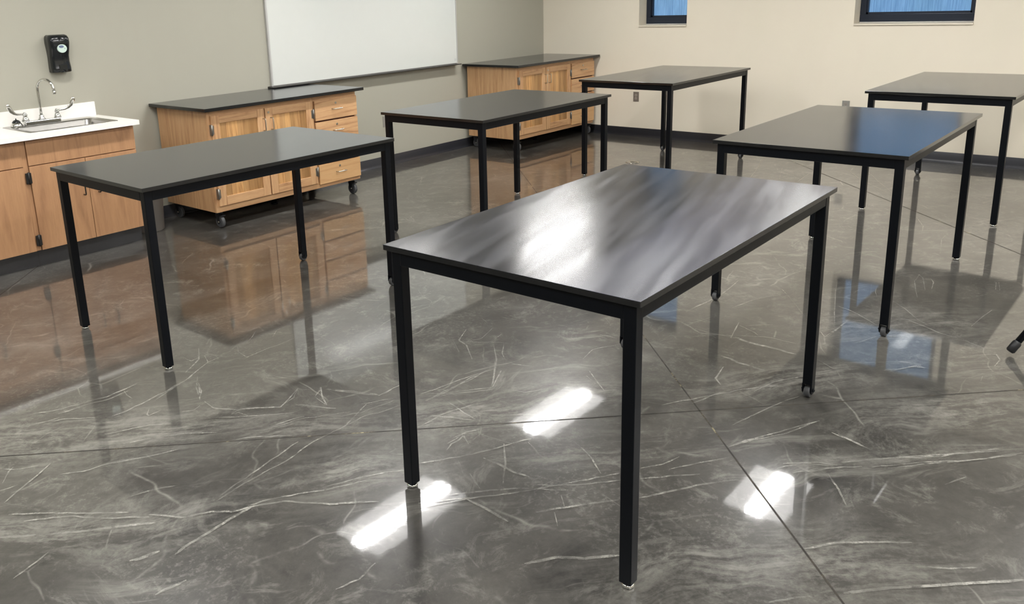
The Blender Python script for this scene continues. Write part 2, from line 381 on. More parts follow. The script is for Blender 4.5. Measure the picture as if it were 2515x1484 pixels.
# floor, with its saw cuts and scuffs as part of the same surface
def strip(mb, a, b, wd, z):
    a, b = Vector((*a, z)), Vector((*b, z)); d = (b-a).normalized(); n = Vector((-d.y, d.x, 0))*wd/2
    mb.poly([a-n, b-n, b+n, a+n])
fl = MB(); fl.poly([(X0, Y0, 0), (XC, Y0, 0), (XC, YG, 0), (X0, YG, 0)])
fl.mi = 1
JW = 0.0068
strip(fl, (4.467-YG+0.02+0.0, YG-0.02), (4.467+4.1, -4.1), JW, 0.0006)      # joint across the foreground
strip(fl, (-2.4, -4.08), (8.09, 6.40), JW, 0.0006)                         # joint under the front table
strip(fl, (1.45, -4.05), (9.09, 3.60), JW, 0.0006)                         # joint under the right tables
strip(fl, (-3.1, 0.5), (2.79, 6.40), JW, 0.0006)                           # joint by the sink cabinet
fl.mi = 2
SCUFFS = [
(0.0072,[(1.712,3.349),(1.765,3.371),(1.822,3.391),(1.879,3.412),(1.939,3.435),(1.996,3.467),(2.042,3.49),(2.103,3.52)]),
(0.0056,[(1.732,3.368),(1.785,3.389),(1.839,3.402),(1.902,3.418),(1.962,3.439)]),
(0.0064,[(2.138,3.606),(2.103,3.52),(2.171,3.523)]),
(0.008,[(2.176,3.715),(2.094,3.588),(2.031,3.543),(1.966,3.503)]),
(0.0064,[(2.058,3.676),(2.058,3.599),(2.108,3.609)]),
(0.0072,[(1.978,3.417),(1.904,3.314),(1.843,3.191)]),
(0.0056,[(1.944,3.36),(1.897,3.26),(1.843,3.191)]),
(0.0056,[(2.312,3.571),(2.271,3.505),(2.255,3.41),(2.338,3.414),(2.394,3.417),(2.441,3.407),(2.496,3.409),(2.553,3.411)]),
(0.0056,[(2.364,3.562),(2.437,3.613),(2.5,3.669)]),
(0.0048,[(2.503,3.522),(2.573,3.581),(2.672,3.584)]),
(0.0072,[(1.835,3.054),(1.862,3.018),(1.883,2.976),(1.921,2.938),(1.959,2.904),(1.995,2.872),(2.026,2.831)]),
(0.0064,[(2.026,2.845),(2.114,2.863),(2.181,2.92),(2.213,2.865)]),
(0.0064,[(2.185,2.799),(2.257,2.845),(2.209,2.782),(2.156,2.688),(2.174,2.783)]),
(0.0072,[(2.07,2.802),(2.101,2.731),(2.123,2.696),(2.139,2.661),(2.161,2.632)]),
(0.0088,[(2.265,2.809),(2.281,2.748),(2.302,2.697),(2.32,2.655),(2.339,2.614),(2.363,2.578)]),
(0.0064,[(2.357,2.572),(2.41,2.57),(2.455,2.571),(2.505,2.564)]),
(0.0056,[(1.844,2.955),(1.875,2.944),(1.884,2.889)]),
(0.0056,[(1.777,3.002),(1.809,2.961),(1.837,2.924),(1.865,2.899),(1.891,2.873),(1.917,2.846),(1.946,2.821),(1.975,2.791),(2.005,2.764),(2.038,2.743)]),
(0.0048,[(1.894,2.713),(1.942,2.695),(1.994,2.689),(2.027,2.669),(2.053,2.641),(2.085,2.625),(2.118,2.598),(2.152,2.578),(2.182,2.553)]),
(0.0064,[(2.072,2.48),(2.122,2.479),(2.172,2.483),(2.212,2.474),(2.246,2.451),(2.288,2.442),(2.364,2.427)]),
(0.0048,[(2.255,2.572),(2.291,2.548),(2.339,2.526),(2.378,2.498)]),
(0.0048,[(2.103,2.573),(2.133,2.553),(2.173,2.536),(2.201,2.514),(2.245,2.51),(2.284,2.5),(2.321,2.487),(2.365,2.485)]),
(0.008,[(3.068,2.993),(3.174,3.057)]),
(0.008,[(3.032,2.714),(2.941,2.598)]),
(0.008,[(3.189,2.758),(3.049,2.691),(3.026,2.621),(2.91,2.487)]),
(0.0072,[(3.066,2.648),(3.088,2.595),(3.122,2.551),(3.152,2.51),(3.174,2.459)]),
(0.0064,[(3.281,2.654),(3.137,2.613),(3.069,2.644)]),
(0.0064,[(3.249,2.566),(3.167,2.551)]),
(0.0072,[(3.108,2.51),(2.981,2.392),(2.901,2.336),(2.814,2.278),(2.737,2.222)]),
(0.0064,[(3.148,2.475),(3.05,2.411),(3.005,2.359)]),
(0.0088,[(2.878,2.333),(2.814,2.349),(2.743,2.36),(2.667,2.356),(2.603,2.353),(2.544,2.355),(2.498,2.361),(2.444,2.366)]),
(0.0064,[(2.893,2.295),(2.809,2.255),(2.73,2.216)]),
(0.0072,[(2.73,2.216),(2.692,2.243),(2.655,2.271),(2.619,2.3),(2.584,2.332),(2.544,2.368)]),
(0.0064,[(3.362,2.796),(3.319,2.715)]),
(0.0056,[(3.778,2.892),(3.7,2.896),(3.632,2.904)]),
(0.0064,[(3.228,2.059),(3.35,2.082),(3.398,2.061),(3.446,2.03),(3.491,2.008)]),
(0.0072,[(3.755,2.253),(3.679,2.173)]),
(0.0096,[(3.535,2.153),(3.545,2.109),(3.543,2.059)]),
(0.0072,[(2.981,2.301),(2.999,2.248),(3.019,2.196)]),
(0.0064,[(3.08,1.944),(3.036,1.871)]),
(0.0064,[(2.499,2.429),(2.525,2.384),(2.558,2.335),(2.597,2.317),(2.629,2.293),(2.664,2.272),(2.693,2.244),(2.717,2.217)]),
(0.0072,[(2.273,2.23),(2.329,2.226),(2.387,2.228),(2.443,2.217),(2.496,2.195),(2.552,2.179)]),
(0.0048,[(2.231,2.048),(2.274,2.045),(2.324,2.049),(2.35,2.028),(2.377,2.004)]),
(0.0048,[(4.798,1.769),(4.721,1.661),(4.634,1.595),(4.543,1.531),(4.457,1.471),(4.371,1.409)]),
(0.0048,[(3.933,1.896),(3.893,1.806),(3.886,1.746),(3.884,1.687),(3.889,1.63),(3.892,1.57)]),
(0.0048,[(3.926,1.896),(3.896,1.826),(3.85,1.755),(3.869,1.701),(3.894,1.651),(3.922,1.61),(3.949,1.562),(3.968,1.521),(3.993,1.475),(4.0,1.433),(3.996,1.391),(3.998,1.345),(3.997,1.306)]),
(0.0056,[(4.244,1.302),(4.172,1.25),(4.078,1.215),(4.036,1.232)]),
(0.0176,[(3.905,1.636),(3.902,1.585),(3.884,1.536),(3.878,1.487),(3.88,1.442),(3.88,1.406),(3.879,1.362),(3.871,1.317),(3.873,1.28)]),
(0.008,[(4.08,1.947),(4.191,1.939),(4.3,1.922),(4.455,1.912),(4.593,1.919),(4.74,1.932)]),
(0.0064,[(4.575,1.955),(4.74,1.932)]),
(0.0056,[(4.274,1.777),(4.378,1.753),(4.476,1.73),(4.531,1.705),(4.588,1.67),(4.636,1.64)]),
(0.0064,[(4.64,1.691),(4.554,1.647)]),
(0.0072,[(3.881,1.606),(4.015,1.638),(4.099,1.658)]),
(0.0064,[(4.064,1.638),(4.019,1.544),(3.994,1.514)]),
(0.0064,[(4.083,1.611),(4.113,1.577),(4.143,1.541),(4.171,1.505)]),
(0.0144,[(3.645,1.55),(3.643,1.505),(3.621,1.462),(3.621,1.418),(3.612,1.366),(3.612,1.325)]),
(0.008,[(3.119,1.443),(3.171,1.424),(3.234,1.41),(3.278,1.386),(3.311,1.361),(3.355,1.341),(3.389,1.311),(3.423,1.285),(3.459,1.257),(3.489,1.225)]),
(0.0064,[(3.026,1.537),(3.068,1.514),(3.112,1.49),(3.146,1.462),(3.188,1.441),(3.234,1.412),(3.286,1.39),(3.335,1.368)]),
(0.0096,[(3.346,1.416),(3.403,1.469),(3.539,1.493)]),
(0.0048,[(5.065,1.468),(4.868,1.417),(4.698,1.365),(4.523,1.313),(4.356,1.258)]),
(0.0048,[(5.104,1.293),(4.901,1.24)]),
(0.0056,[(5.08,1.258),(4.982,1.237),(4.861,1.19)]),
(0.008,[(4.634,1.327),(4.601,1.248),(4.556,1.19),(4.511,1.136),(4.457,1.075)]),
(0.0064,[(4.145,1.246),(4.278,1.233),(4.463,1.225)]),
(0.0056,[(4.168,1.235),(4.252,1.229),(4.356,1.226),(4.449,1.221)]),
(0.0064,[(5.316,1.111),(5.439,1.12),(5.377,1.085),(5.17,1.027)]),
(0.0064,[(5.313,1.116),(5.15,1.071),(5.013,1.029)]),
(0.0064,[(5.401,1.05),(5.337,1.021),(5.208,1.002)]),
(0.0064,[(5.533,0.743),(5.387,0.72)]),
(0.0064,[(5.542,0.73),(5.383,0.699)]),
(0.0072,[(4.876,1.116),(4.791,1.033),(4.717,0.982),(4.656,0.936),(4.605,0.871)]),
(0.0064,[(4.646,1.042),(4.637,0.985),(4.6,0.922),(4.569,0.864),(4.53,0.803)]),
(0.0064,[(4.719,0.714),(4.896,0.696),(5.03,0.676)]),
(0.0064,[(4.562,0.865),(4.538,0.815),(4.525,0.768),(4.516,0.731),(4.52,0.693)]),
(0.0056,[(4.567,0.968),(4.587,0.921),(4.613,0.882)]),
(0.0056,[(4.475,0.774),(4.498,0.735),(4.502,0.697),(4.478,0.652),(4.465,0.61)]),
(0.0064,[(4.239,0.693),(4.294,0.66),(4.347,0.62),(4.377,0.588),(4.409,0.554),(4.348,0.528),(4.252,0.535)]),
(0.0064,[(4.054,0.552),(4.112,0.555)]),
(0.0072,[(3.93,0.882),(3.981,0.856),(4.033,0.828),(4.057,0.789),(4.066,0.75)]),
(0.0064,[(3.9,0.922),(3.951,0.886),(3.997,0.843),(4.047,0.818),(4.09,0.787)]),
(0.008,[(4.153,1.113),(4.207,1.084),(4.266,1.066),(4.327,1.039),(4.352,1.006),(4.371,0.97),(4.397,0.935)]),
(0.0064,[(3.376,1.282),(3.447,1.267),(3.517,1.252),(3.563,1.226),(3.606,1.197),(3.654,1.167)]),
(0.0064,[(3.871,1.19),(3.843,1.14),(3.811,1.093),(3.856,1.056),(3.897,1.011)]),
(0.0072,[(2.863,1.177),(2.9,1.159),(2.942,1.138),(2.98,1.12),(3.018,1.093),(3.057,1.07),(3.094,1.044),(3.136,1.028),(3.18,1.012),(3.228,0.997),(3.271,0.979)]),
(0.0096,[(3.219,0.882),(3.201,0.84),(3.188,0.802),(3.166,0.748)]),
(0.0064,[(2.529,1.362),(2.564,1.34),(2.6,1.313),(2.641,1.3),(2.688,1.288)]),
(0.008,[(2.467,1.327),(2.496,1.302),(2.519,1.276),(2.547,1.255),(2.572,1.229),(2.596,1.202),(2.625,1.174)]),
(0.0096,[(2.355,1.273),(2.387,1.25),(2.423,1.229),(2.457,1.209),(2.489,1.187),(2.518,1.169),(2.553,1.15),(2.584,1.125),(2.618,1.101),(2.645,1.079),(2.673,1.051)]),
(0.0064,[(2.587,1.276),(2.628,1.253),(2.657,1.232),(2.698,1.209),(2.73,1.185),(2.767,1.159),(2.805,1.137)]),
(0.0072,[(2.846,0.91),(2.875,0.886),(2.907,0.866),(2.93,0.844),(2.955,0.817),(2.982,0.793),(3.0,0.765),(3.027,0.741)]),
(0.0072,[(3.012,0.803),(3.04,0.78),(3.065,0.752),(3.097,0.73),(3.122,0.703),(3.151,0.677),(3.178,0.65),(3.202,0.626),(3.227,0.6),(3.251,0.575),(3.278,0.547),(3.306,0.519),(3.333,0.494),(3.354,0.467),(3.382,0.442),(3.406,0.416),(3.433,0.39)]),
(0.0072,[(3.041,0.712),(3.072,0.687),(3.092,0.664),(3.124,0.636),(3.149,0.612),(3.179,0.588),(3.204,0.563),(3.225,0.537),(3.253,0.511),(3.272,0.482),(3.297,0.458),(3.324,0.432),(3.351,0.408),(3.387,0.384),(3.418,0.362),(3.446,0.336),(3.476,0.312)]),
(0.0064,[(2.83,0.973),(2.862,0.955),(2.892,0.932),(2.928,0.912),(2.936,0.88),(2.954,0.848),(2.968,0.816)]),
(0.0096,[(2.256,2.81),(2.275,2.758),(2.298,2.711),(2.315,2.678),(2.329,2.646),(2.349,2.615),(2.363,2.585)]),
(0.0072,[(2.356,2.567),(2.402,2.562),(2.455,2.568),(2.503,2.566)]),
(0.0064,[(2.48,2.43),(2.515,2.421),(2.552,2.408),(2.593,2.403),(2.643,2.393),(2.687,2.386),(2.734,2.373),(2.775,2.364),(2.821,2.349),(2.868,2.344)]),
(0.008,[(2.446,2.368),(2.504,2.364),(2.571,2.363),(2.617,2.358),(2.668,2.353),(2.712,2.345),(2.755,2.344),(2.808,2.346),(2.857,2.344)]),
(0.0064,[(2.956,2.383),(2.88,2.325),(2.81,2.272),(2.735,2.228)]),
(0.0064,[(2.887,2.289),(2.803,2.252),(2.733,2.217)]),
(0.0064,[(2.496,2.355),(2.537,2.336),(2.579,2.311),(2.612,2.281),(2.645,2.251),(2.678,2.227),(2.714,2.201)]),
(0.0096,[(2.337,2.286),(2.355,2.257),(2.372,2.233),(2.384,2.203),(2.402,2.176),(2.415,2.135),(2.436,2.096)]),
(0.0072,[(2.496,2.277),(2.484,2.221),(2.465,2.166),(2.45,2.089)]),
(0.0064,[(2.745,2.16),(2.761,2.113),(2.772,2.069),(2.808,2.044),(2.847,2.024)]),
(0.008,[(2.276,2.057),(2.344,2.045),(2.371,2.03),(2.402,2.014)]),
(0.0072,[(2.181,2.013),(2.237,2.032),(2.273,2.028),(2.315,2.038),(2.274,1.974)]),
(0.008,[(2.041,2.045),(2.067,2.023),(2.093,2.005),(2.123,1.983),(2.152,1.968),(2.178,1.946),(2.205,1.932),(2.231,1.915),(2.26,1.903),(2.286,1.887),(2.324,1.869),(2.36,1.854),(2.403,1.838),(2.434,1.824),(2.459,1.807)]),
(0.0072,[(2.43,1.802),(2.41,1.76),(2.383,1.72),(2.367,1.663)]),
(0.0112,[(2.231,1.867),(2.23,1.831),(2.233,1.797),(2.227,1.756),(2.222,1.718),(2.227,1.683),(2.232,1.65)]),
(0.0072,[(2.363,1.869),(2.307,1.823),(2.25,1.774),(2.191,1.737),(2.138,1.699)]),
(0.008,[(2.115,1.836),(2.084,1.787),(2.062,1.745)]),
(0.0072,[(1.858,1.823),(1.885,1.805),(1.912,1.788),(1.937,1.77),(1.959,1.755),(1.984,1.737),(2.003,1.719)]),
(0.008,[(1.961,1.807),(1.985,1.788),(2.009,1.766),(2.031,1.747),(2.054,1.725),(2.079,1.706),(2.097,1.683),(2.119,1.665),(2.14,1.644),(2.16,1.619),(2.176,1.593),(2.193,1.573),(2.207,1.545),(2.225,1.52),(2.241,1.497)]),
(0.0072,[(1.858,1.855),(1.88,1.838),(1.9,1.821),(1.919,1.801),(1.94,1.785),(1.963,1.766),(1.981,1.747),(2.001,1.726),(2.024,1.709),(2.043,1.692),(2.062,1.672),(2.086,1.656),(2.106,1.637),(2.131,1.62),(2.153,1.603),(2.175,1.589),(2.202,1.571),(2.226,1.555),(2.25,1.538),(2.273,1.523),(2.298,1.507),(2.325,1.489),(2.346,1.471),(2.377,1.456),(2.399,1.438),(2.424,1.425),(2.45,1.405)]),
(0.0072,[(2.195,1.608),(2.215,1.587),(2.229,1.56),(2.247,1.538),(2.27,1.516),(2.286,1.492),(2.308,1.471),(2.329,1.452),(2.352,1.435),(2.37,1.414),(2.395,1.396),(2.415,1.378)]),
(0.0096,[(2.067,1.502),(2.089,1.485),(2.111,1.473),(2.132,1.457),(2.153,1.438),(2.176,1.422),(2.202,1.402),(2.226,1.385),(2.25,1.363),(2.277,1.342),(2.303,1.319)]),
(0.0128,[(1.824,1.372),(1.848,1.356),(1.867,1.341),(1.893,1.325),(1.914,1.31),(1.929,1.287),(1.945,1.265),(1.959,1.241),(1.979,1.225),(2.001,1.203),(2.02,1.185),(2.039,1.165)]),
(0.0112,[(1.981,1.747),(1.98,1.703),(1.978,1.654),(1.975,1.619),(1.97,1.584),(1.966,1.545)]),
(0.0072,[(1.656,2.097),(1.675,2.079),(1.695,2.062),(1.714,2.039),(1.736,2.018),(1.76,1.996),(1.779,1.973)]),
(0.0064,[(1.725,2.194),(1.754,2.182),(1.779,2.168),(1.811,2.155),(1.837,2.144),(1.862,2.129),(1.887,2.114),(1.911,2.1),(1.936,2.084),(1.962,2.062),(1.984,2.042)]),
(0.0064,[(2.205,1.494),(2.154,1.446)]),
(0.008,[(2.105,1.453),(2.046,1.4)]),
(0.0064,[(2.159,1.931),(2.1,1.856)]),
(0.008,[(3.131,1.962),(3.049,1.866),(2.995,1.799)]),
(0.0072,[(2.892,1.753),(2.932,1.726),(2.969,1.701)]),
(0.0064,[(2.541,1.658),(2.515,1.601),(2.485,1.548),(2.447,1.504),(2.409,1.458)]),
(0.0064,[(1.376,1.744),(1.401,1.735),(1.427,1.732),(1.451,1.722),(1.478,1.726),(1.51,1.735),(1.537,1.739)]),
(0.0128,[(0.837,2.833),(0.853,2.819),(0.87,2.802),(0.885,2.782),(0.905,2.765),(0.92,2.748),(0.938,2.731),(0.953,2.713),(0.972,2.702),(0.986,2.685),(1.005,2.67),(1.02,2.654),(1.036,2.639),(1.054,2.627),(1.071,2.611),(1.092,2.597),(1.107,2.581),(1.125,2.568),(1.143,2.551),(1.162,2.536),(1.179,2.523),(1.197,2.504),(1.214,2.489)]),
(0.008,[(0.913,2.949),(0.931,2.933),(0.948,2.91),(0.965,2.893),(0.982,2.876),(0.998,2.856),(1.017,2.835),(1.032,2.81),(1.052,2.791),(1.066,2.766),(1.085,2.745),(1.101,2.722),(1.12,2.703),(1.137,2.681),(1.153,2.664),(1.169,2.644),(1.187,2.622)]),
(0.008,[(0.93,2.865),(0.951,2.849),(0.968,2.835),(0.985,2.818),(1.006,2.805),(1.023,2.786),(1.043,2.769),(1.06,2.748),(1.072,2.721),(1.089,2.7),(1.104,2.675),(1.12,2.651),(1.136,2.63),(1.154,2.613),(1.17,2.597),(1.188,2.576),(1.2,2.556),(1.219,2.538)]),
(0.0072,[(0.935,3.04),(0.963,3.057),(0.994,3.078),(1.027,3.095),(1.054,3.111),(1.086,3.128),(1.116,3.147),(1.166,3.18)]),
(0.0072,[(0.957,3.136),(0.987,3.127),(1.017,3.124)]),
(0.008,[(1.15,3.069),(1.172,3.052),(1.196,3.037),(1.218,3.016),(1.251,3.007),(1.283,3.002),(1.31,2.988),(1.333,2.973),(1.358,2.958),(1.386,2.945),(1.409,2.929),(1.435,2.914),(1.459,2.904),(1.488,2.891),(1.514,2.88),(1.54,2.87)]),
(0.008,[(1.241,2.71),(1.262,2.705),(1.286,2.695),(1.306,2.689),(1.329,2.678),(1.351,2.666),(1.374,2.647),(1.396,2.636)]),
(0.0072,[(1.411,2.446),(1.445,2.45),(1.479,2.458),(1.515,2.468),(1.545,2.473),(1.574,2.474),(1.605,2.483),(1.644,2.489),(1.683,2.498),(1.721,2.507),(1.757,2.509),(1.793,2.518),(1.835,2.529),(1.873,2.532)]),
(0.0072,[(1.421,2.433),(1.452,2.438),(1.48,2.441),(1.509,2.446),(1.541,2.45),(1.568,2.451),(1.594,2.45),(1.624,2.451),(1.65,2.454),(1.68,2.454),(1.705,2.452),(1.736,2.452),(1.768,2.455),(1.803,2.461),(1.84,2.473),(1.874,2.478),(1.911,2.484),(1.944,2.483),(1.976,2.481),(2.012,2.483),(2.047,2.477),(2.083,2.48),(2.128,2.499),(2.175,2.516),(2.216,2.533),(2.264,2.55)]),
(0.0096,[(1.226,2.551),(1.241,2.529),(1.254,2.507),(1.269,2.48),(1.282,2.454),(1.295,2.434),(1.318,2.424),(1.335,2.416),(1.355,2.403),(1.374,2.391),(1.388,2.372),(1.404,2.354),(1.42,2.332),(1.443,2.32),(1.47,2.309),(1.494,2.296),(1.512,2.284),(1.532,2.268),(1.552,2.253),(1.571,2.242),(1.586,2.221),(1.6,2.193),(1.613,2.17),(1.63,2.149),(1.644,2.128),(1.658,2.102),(1.676,2.081),(1.697,2.063),(1.714,2.044),(1.735,2.026),(1.753,2.009)]),
(0.0112,[(1.16,2.279),(1.182,2.283),(1.205,2.29),(1.229,2.292),(1.251,2.29),(1.275,2.294),(1.298,2.294),(1.327,2.298),(1.358,2.299),(1.388,2.303),(1.414,2.303),(1.437,2.304),(1.461,2.302),(1.488,2.304)]),
(0.0072,[(1.475,2.321),(1.497,2.308),(1.522,2.303),(1.544,2.292),(1.566,2.278),(1.589,2.266),(1.61,2.248),(1.634,2.237),(1.654,2.222),(1.676,2.206),(1.698,2.186),(1.72,2.173),(1.746,2.161),(1.772,2.147),(1.793,2.133),(1.821,2.122),(1.846,2.107)]),
(0.016,[(1.052,2.366),(1.075,2.352),(1.098,2.345),(1.119,2.341),(1.14,2.335)]),
(0.0112,[(1.017,2.152),(1.041,2.152),(1.064,2.147),(1.088,2.141),(1.115,2.138)]),
(0.0072,[(1.038,2.494),(1.068,2.535),(1.1,2.572)]),
(0.0072,[(0.985,3.181),(1.036,3.251),(1.061,3.271)]),
(0.008,[(1.294,3.669),(1.323,3.658),(1.351,3.635),(1.382,3.619),(1.411,3.606),(1.443,3.603),(1.466,3.59),(1.497,3.587),(1.529,3.581),(1.563,3.568),(1.595,3.556),(1.636,3.564),(1.669,3.563),(1.709,3.568),(1.753,3.575)]),
(0.0072,[(1.375,3.573),(1.408,3.565),(1.447,3.561),(1.483,3.558),(1.516,3.553),(1.549,3.539),(1.58,3.527),(1.612,3.528),(1.653,3.534),(1.686,3.535)]),
(0.008,[(1.673,3.552),(1.658,3.497),(1.657,3.449)]),
(0.0096,[(1.513,3.358),(1.55,3.353),(1.586,3.352),(1.624,3.362),(1.657,3.361),(1.697,3.371),(1.748,3.383),(1.797,3.387),(1.845,3.406),(1.893,3.416)]),
(0.0072,[(1.651,3.29),(1.615,3.246),(1.617,3.232),(1.676,3.234)]),
(0.008,[(1.315,3.54),(1.339,3.518),(1.367,3.506),(1.393,3.482),(1.415,3.45),(1.441,3.43),(1.461,3.404)]),
(0.0072,[(1.413,3.232),(1.438,3.214),(1.467,3.2),(1.495,3.187),(1.522,3.179),(1.544,3.162),(1.571,3.151),(1.594,3.127),(1.615,3.107),(1.637,3.085)]),
(0.0072,[(1.437,3.08),(1.461,3.069),(1.488,3.058),(1.51,3.045),(1.533,3.025),(1.561,3.013),(1.583,2.991),(1.607,2.979),(1.628,2.959),(1.65,2.937),(1.671,2.909),(1.693,2.888),(1.711,2.864)]),
(0.008,[(1.725,3.146),(1.765,3.116),(1.806,3.132)]),
(0.0072,[(1.843,3.154),(1.83,3.065),(1.849,3.024),(1.875,2.984)]),
(0.0072,[(1.931,3.338),(1.887,3.261),(1.847,3.196)]),
(0.0064,[(1.925,3.347),(1.895,3.257),(1.845,3.199)]),
(0.0064,[(1.846,2.954),(1.903,2.958),(1.926,2.931),(1.951,2.909),(1.971,2.882),(1.992,2.857),(2.016,2.831),(2.095,2.869),(2.14,2.894),(2.187,2.92)]),
(0.0064,[(2.174,2.788),(2.24,2.824),(2.185,2.75),(2.154,2.684)]),
(0.0072,[(2.074,2.801),(2.089,2.772),(2.102,2.74),(2.117,2.71),(2.136,2.664),(2.156,2.628)]),
(0.008,[(2.265,2.803),(2.279,2.767),(2.29,2.737),(2.308,2.709),(2.325,2.672),(2.34,2.629)]),
(0.0072,[(1.899,2.721),(1.938,2.71),(1.979,2.702),(2.027,2.682)]),
(0.0064,[(1.329,3.242),(1.36,3.273),(1.392,3.303),(1.428,3.338)]),
(0.0064,[(0.776,2.575),(0.795,2.581),(0.814,2.586),(0.834,2.594),(0.86,2.601),(0.883,2.611),(0.908,2.621)]),
(0.0064,[(1.023,3.302),(1.038,3.275),(1.055,3.243),(1.08,3.226),(1.102,3.215),(1.128,3.201)]),
(0.0072,[(1.194,3.581),(1.22,3.569),(1.25,3.568),(1.278,3.557),(1.305,3.545),(1.333,3.538),(1.363,3.532)]),
(0.0064,[(1.709,2.766),(1.735,2.747),(1.758,2.728),(1.784,2.708),(1.805,2.686),(1.825,2.658),(1.849,2.639),(1.868,2.616),(1.889,2.59)]),
(0.008,[(1.283,3.002),(1.323,2.986),(1.346,2.972),(1.364,2.958),(1.386,2.94)]),
(0.008,[(2.832,0.918),(2.859,0.897),(2.881,0.872),(2.908,0.849),(2.94,0.829),(2.963,0.805),(2.989,0.782)]),
(0.0072,[(3.1,0.722),(3.117,0.7),(3.139,0.68),(3.16,0.661),(3.176,0.641),(3.197,0.618),(3.211,0.597),(3.235,0.578),(3.253,0.554),(3.272,0.534),(3.296,0.517),(3.32,0.498),(3.342,0.478),(3.362,0.461),(3.385,0.441),(3.407,0.422),(3.433,0.404),(3.454,0.385)]),
(0.0072,[(3.068,0.663),(3.091,0.641),(3.113,0.625),(3.135,0.602),(3.162,0.585),(3.184,0.563),(3.205,0.543),(3.225,0.52),(3.247,0.502),(3.266,0.48),(3.289,0.46),(3.311,0.442),(3.331,0.424),(3.351,0.404),(3.377,0.384),(3.401,0.367),(3.419,0.346),(3.444,0.327)]),
(0.0072,[(2.866,0.974),(2.885,0.955),(2.902,0.933),(2.921,0.916),(2.934,0.895),(2.955,0.876),(2.962,0.855),(2.972,0.832),(2.979,0.81)]),
(0.0096,[(2.423,0.732),(2.445,0.714),(2.469,0.697),(2.493,0.682),(2.515,0.664),(2.531,0.646),(2.543,0.628),(2.558,0.611),(2.577,0.592),(2.591,0.574),(2.604,0.557),(2.618,0.54),(2.629,0.522),(2.642,0.503),(2.657,0.485)]),
(0.0112,[(2.286,0.575),(2.306,0.558),(2.321,0.543),(2.339,0.528),(2.355,0.511),(2.374,0.495),(2.391,0.48),(2.405,0.464),(2.422,0.447),(2.437,0.431),(2.451,0.415),(2.467,0.399),(2.48,0.384),(2.497,0.368),(2.513,0.351),(2.53,0.336),(2.543,0.319),(2.56,0.304),(2.575,0.287),(2.588,0.272),(2.607,0.255),(2.619,0.238),(2.633,0.223),(2.652,0.207),(2.666,0.191)]),
(0.008,[(2.117,0.726),(2.137,0.711),(2.154,0.696),(2.172,0.683),(2.191,0.668),(2.209,0.648),(2.226,0.63)]),
(0.008,[(3.21,0.905),(3.201,0.874),(3.197,0.846),(3.183,0.809),(3.169,0.773)]),
(0.0072,[(2.893,1.167),(2.92,1.152),(2.953,1.141),(2.981,1.123),(3.01,1.109),(3.035,1.095),(3.068,1.079),(3.095,1.063),(3.128,1.05),(3.155,1.036),(3.183,1.022),(3.217,1.004),(3.246,0.989),(3.277,0.973)]),
(0.0072,[(2.899,0.816),(2.863,0.79),(2.831,0.763),(2.785,0.734),(2.739,0.706)]),
(0.0072,[(3.074,0.482),(3.129,0.457),(3.169,0.437)]),
(0.0064,[(3.438,1.113),(3.397,1.132),(3.36,1.148),(3.316,1.158),(3.276,1.171),(3.235,1.181),(3.198,1.191),(3.153,1.202),(3.114,1.211),(3.078,1.223),(3.037,1.23)]),
(0.0072,[(2.561,0.421),(2.568,0.402),(2.581,0.384),(2.59,0.368),(2.605,0.352),(2.618,0.337),(2.634,0.319),(2.645,0.304)]),
(0.0072,[(2.653,0.588),(2.686,0.624)]),
(0.0072,[(7.523,3.009),(7.766,3.066),(8.017,3.134),(8.483,3.281)]),
(0.0064,[(7.6,2.772),(8.067,2.924)]),
(0.0064,[(7.575,2.599),(7.801,2.621),(8.022,2.638)]),
(0.0056,[(8.47,2.496),(8.285,2.38),(8.084,2.269),(7.905,2.165),(7.83,2.098),(7.734,2.018),(7.651,1.951),(7.578,1.891),(7.512,1.825)]),
(0.0056,[(8.276,2.216),(8.116,2.124),(7.927,2.031),(7.787,1.95),(7.624,1.861),(7.485,1.778)]),
(0.0064,[(6.023,1.887),(5.974,1.833),(5.935,1.779),(5.909,1.729),(5.886,1.677)]),
(0.0064,[(6.824,1.464),(6.581,1.364),(6.396,1.329)]),
(0.0064,[(5.94,1.117),(6.105,1.149),(6.295,1.186),(6.411,1.187)]),
(0.0064,[(6.749,2.1),(6.766,2.054),(6.784,2.011),(6.804,1.967),(6.813,1.924),(6.83,1.88),(6.862,1.843),(6.865,1.798),(6.881,1.755),(6.897,1.71),(6.927,1.671)])]
for k, (wd, pts) in enumerate(SCUFFS):
    z = 0.0008 + 0.00002*k
    for i in range(len(pts)-1):
        a, b = Vector((*pts[i], z)), Vector((*pts[i+1], z)); d = (b-a)
        if d.length < 1e-4: continue
        d.normalize(); n = Vector((-d.y, d.x, 0))*wd/2
        w0 = 0.35 if i == 0 else 1.0; w1 = 0.35 if i == len(pts)-2 else 1.0
        fl.poly([a-n*w0, b-n*w1, b+n*w1, a+n*w0])
struct(fl.build('floor', [M['floor'], M['joint'], M['scuff']]))
struct(MB().box(X0-0.1, XC+0.3, Y0-0.1, YG+0.1, ZC, ZC+0.06).build('ceiling', M['ceiling']))
struct(MB().box(X0-0.1, XC, YG, YG+0.12, 0, ZC).build('wall_left', M['grey_wall']))
struct(MB().box(X0-0.1, XC+0.3, Y0-0.12, Y0, 0, ZC).build('wall_back', M['cream_wall']))
struct(MB().box(X0-0.12, X0, Y0, YG, 0, ZC).build('wall_rear', M['grey_wall']))
